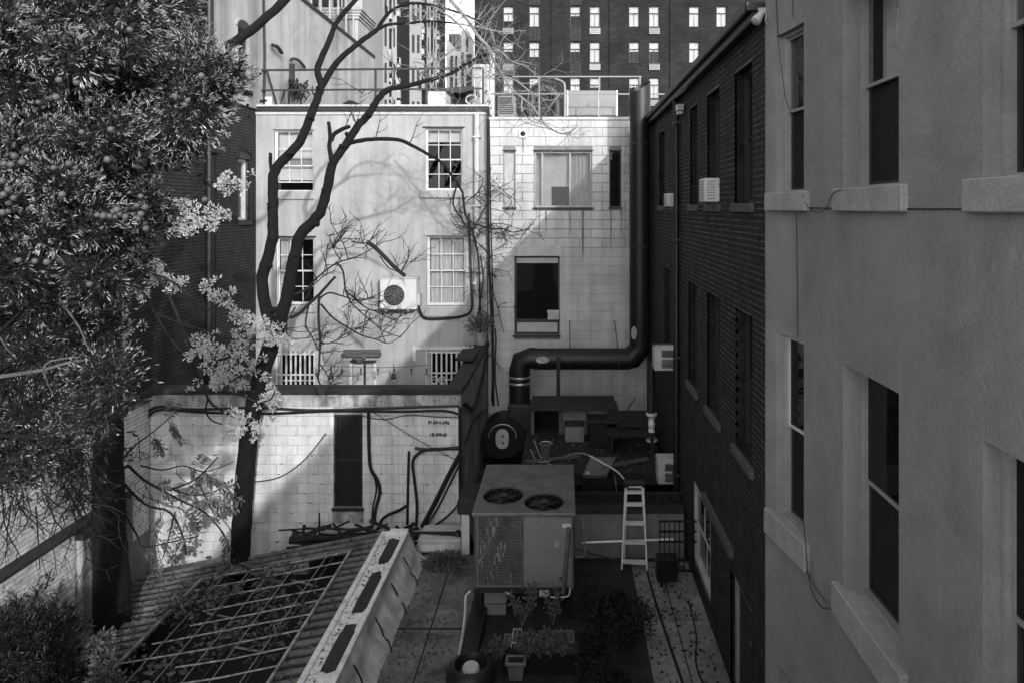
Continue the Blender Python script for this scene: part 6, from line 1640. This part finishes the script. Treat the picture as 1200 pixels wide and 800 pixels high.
dark_p, dark_d, tip_p, tip_d, core_p, core_d, dark_s, tip_s = [], [], [], [], [], [], [], []
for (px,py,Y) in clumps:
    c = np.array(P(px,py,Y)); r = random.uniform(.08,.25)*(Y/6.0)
    n = int(56*(r/.11)**1.3*random.uniform(.6,1.1)*(4.2/Y)); kt = 11 if py < 300 else 13  # fewer pale tips low down, painting the lower crown as shaded
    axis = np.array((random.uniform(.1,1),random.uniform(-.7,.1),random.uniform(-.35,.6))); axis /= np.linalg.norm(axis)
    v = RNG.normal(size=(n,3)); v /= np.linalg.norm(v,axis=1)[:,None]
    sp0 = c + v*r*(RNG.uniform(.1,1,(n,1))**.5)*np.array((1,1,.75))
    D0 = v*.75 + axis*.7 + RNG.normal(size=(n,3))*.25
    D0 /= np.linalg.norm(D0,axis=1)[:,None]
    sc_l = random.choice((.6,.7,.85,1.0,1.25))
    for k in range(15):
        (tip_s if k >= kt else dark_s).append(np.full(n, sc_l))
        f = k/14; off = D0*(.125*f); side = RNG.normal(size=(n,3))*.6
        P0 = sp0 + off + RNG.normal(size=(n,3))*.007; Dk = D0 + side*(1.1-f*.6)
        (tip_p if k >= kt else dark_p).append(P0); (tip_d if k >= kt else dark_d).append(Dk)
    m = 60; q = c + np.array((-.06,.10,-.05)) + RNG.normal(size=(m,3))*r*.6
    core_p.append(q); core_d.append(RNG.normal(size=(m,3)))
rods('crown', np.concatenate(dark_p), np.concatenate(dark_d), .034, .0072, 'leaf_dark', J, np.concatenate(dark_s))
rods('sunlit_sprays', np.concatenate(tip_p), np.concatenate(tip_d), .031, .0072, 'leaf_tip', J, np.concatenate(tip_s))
leaves('inner_foliage', np.concatenate(core_p), np.concatenate(core_d), .06, .026, 'leaf_shade', J)  # near-black leaves paint the shade inside the crown
tk = MB(); branch(tk, [(-4.6,4.5,-.9),(-4.55,4.5,2),(-4.3,4.5,5),(-4.0,4.4,8.5)], .22, .08, 5, 10); tk.build('trunk', M['bark'], J, smooth=True)
lb = MB()
for px,py,Y in clumps[::4]:
    b = P(px,py,Y); a = Vector((-4.3,4.5,max(.6,b.z-random.uniform(.1,1.3)))); lb.tube(smooth_path([a,(a+b)/2+Vector((0,0,.08)),b],2), [.018]*2+[.013]*2+[.004], 4, cap=False)
lb.build('limb', M['bark'], J, kind='stuff')
bd = MB()
for q in ((((-10,442),(20,438),(50,433),(75,426),(105,420),(118,418)),5,2.5),(((50,433),(57,424),(78,419),(95,418)),3,1.5),(((70,350),(78,362),(88,376),(96,390),(102,405),(112,412)),3,1.5),(((50,433),(56,448),(62,462)),2,1),(((0,395),(8,408),(20,420)),2,1)):
    bd = MB(); branch(bd, T_(*q[0], Y=4.2), pr(q[1],4.2), pr(q[2],4.2), 4, 6); bd.build('branch', M['bark_mid'], J, smooth=True)
# berries
bme = bpy.data.meshes.new('berry')
bb = MB().lathe((0,0,0), [(.001,-1),(.5,-.87),(.87,-.5),(1,0),(.87,.5),(.5,.87),(.001,1)], 10, cap=False)
bme.from_pydata([tuple(q) for q in bb.v], [], bb.f); bme.polygons.foreach_set('use_smooth',[True]*len(bme.polygons)); bme.materials.append(M['berry'])
spots = [(5,192),(13,193),(21,187),(17,183),(3,212),(10,222),(4,228),(11,238),(16,232),(9,248),(3,249),(69,94),(90,97),(105,118),(130,152),(96,155),(126,187),(165,230),(160,241),(170,243),(165,251),(128,254),(136,254),(121,253),(140,251),(147,254),(114,252),(170,262),(171,268),(22,305),(41,306),(55,307),(105,333),(152,35),(220,118),(236,89),(205,113),(217,123),(240,234),(73,228),(66,114),(81,192),(63,197),(115,220),(163,256),(137,246),(26,190),(32,176),(133,248),(45,120)]
for px,py in spots:
    o = link('berry', bme, None, J, P(px,py,random.uniform(3.3,3.45))-wloc(J)); r = random.uniform(.013,.018); o.scale=(r,r,r)

# lower shrubs bottom left, in the shade
T = thing('juniper_bush', 'dim juniper bush in the bottom left corner before the boundary wall', 'shrub', (X(50,8.6),8.6,-.9))
p1=[];d1=[]
for i in range(60):
    c = np.array(P(random.uniform(-15,75), random.uniform(728,815), random.uniform(8.3,9.4))); n=40
    v = RNG.normal(size=(n,3)); v/=np.linalg.norm(v,axis=1)[:,None]; s0 = c+v*.22*RNG.uniform(.2,1,(n,1)); D0 = v*.6+np.array((.2,-.1,.55))
    for k in range(6): p1.append(s0+D0*.2*k/6); d1.append(D0+RNG.normal(size=(n,3))*.5)
for (px,py) in ((22,712),(38,700),(50,690),(60,708),(12,722)):
    c = np.array(P(px,py+12,8.7)); n=40; f = RNG.uniform(0,1,(n,1)); s0 = c+f*np.array((.1,0,.35))+RNG.normal(size=(n,3))*.02; p1.append(s0); d1.append(np.array((.3,0,1))+RNG.normal(size=(n,3))*.5)
rods('foliage', np.concatenate(p1), np.concatenate(d1), .08, .016, 'leaf_dark', T)
MB().tube([(X(50,8.8),8.8,-.9),(X(50,8.8),8.8,.3)], .05, 6).build('stem', M['bark'], T)
T = thing('small_leaved_shrub', 'small leaved shrub between the juniper bush and the corrugated roof', 'shrub', (X(105,8.9),8.9,-.9))
pts=[];dr=[]
for k in range(30):
    px = random.uniform(66,132); py = random.uniform(742,805)+(px-66)*-.12+10; r = random.uniform(6,15)
    p_,v_ = ball(P(px,py,random.uniform(8.7,9.1)), r*8.9/800, int(9*r), (1,1,.9)); pts.append(p_); dr.append(v_)
leaves('foliage', np.concatenate(pts), np.concatenate(dr), .06, .032, 'leaf_mid', T)
MB().tube([(X(100,8.9),8.9,-.9),(X(100,8.9),8.9,.2)], .03, 6).build('stem', M['bark'], T)
T = thing('hanging_branches', 'tangle of bare shaded twigs hanging before the white boundary wall', 'branches', (X(60,8.4),8.4,0))
hb = MB()
for i in range(34): twig(hb, P(random.uniform(-10,120), random.uniform(520,600), random.uniform(8,9.5)), (random.uniform(-.6,.6),0,random.uniform(-1,-.2)), random.uniform(.5,.9), .011, 2, -.03, 2)
hb.build('twig', M['bark_twig'], T, kind='stuff')

p1=[];d1=[]
for i in range(34):
    c = np.array(P(random.uniform(-15,112), random.uniform(490,585), random.uniform(7.6,9.2))); n=int(random.uniform(14,34)); r_ = random.uniform(.1,.25)
    v = RNG.normal(size=(n,3)); v/=np.linalg.norm(v,axis=1)[:,None]; s0=c+v*r_*RNG.uniform(.2,1,(n,1)); D0=v*.7+np.array((.1,0,-.45))
    for k in range(6): p1.append(s0+D0*.17*k/6); d1.append(D0+RNG.normal(size=(n,3))*.5)
rods('foliage', np.concatenate(p1), np.concatenate(d1), .07, .014, 'leaf_dark', T)
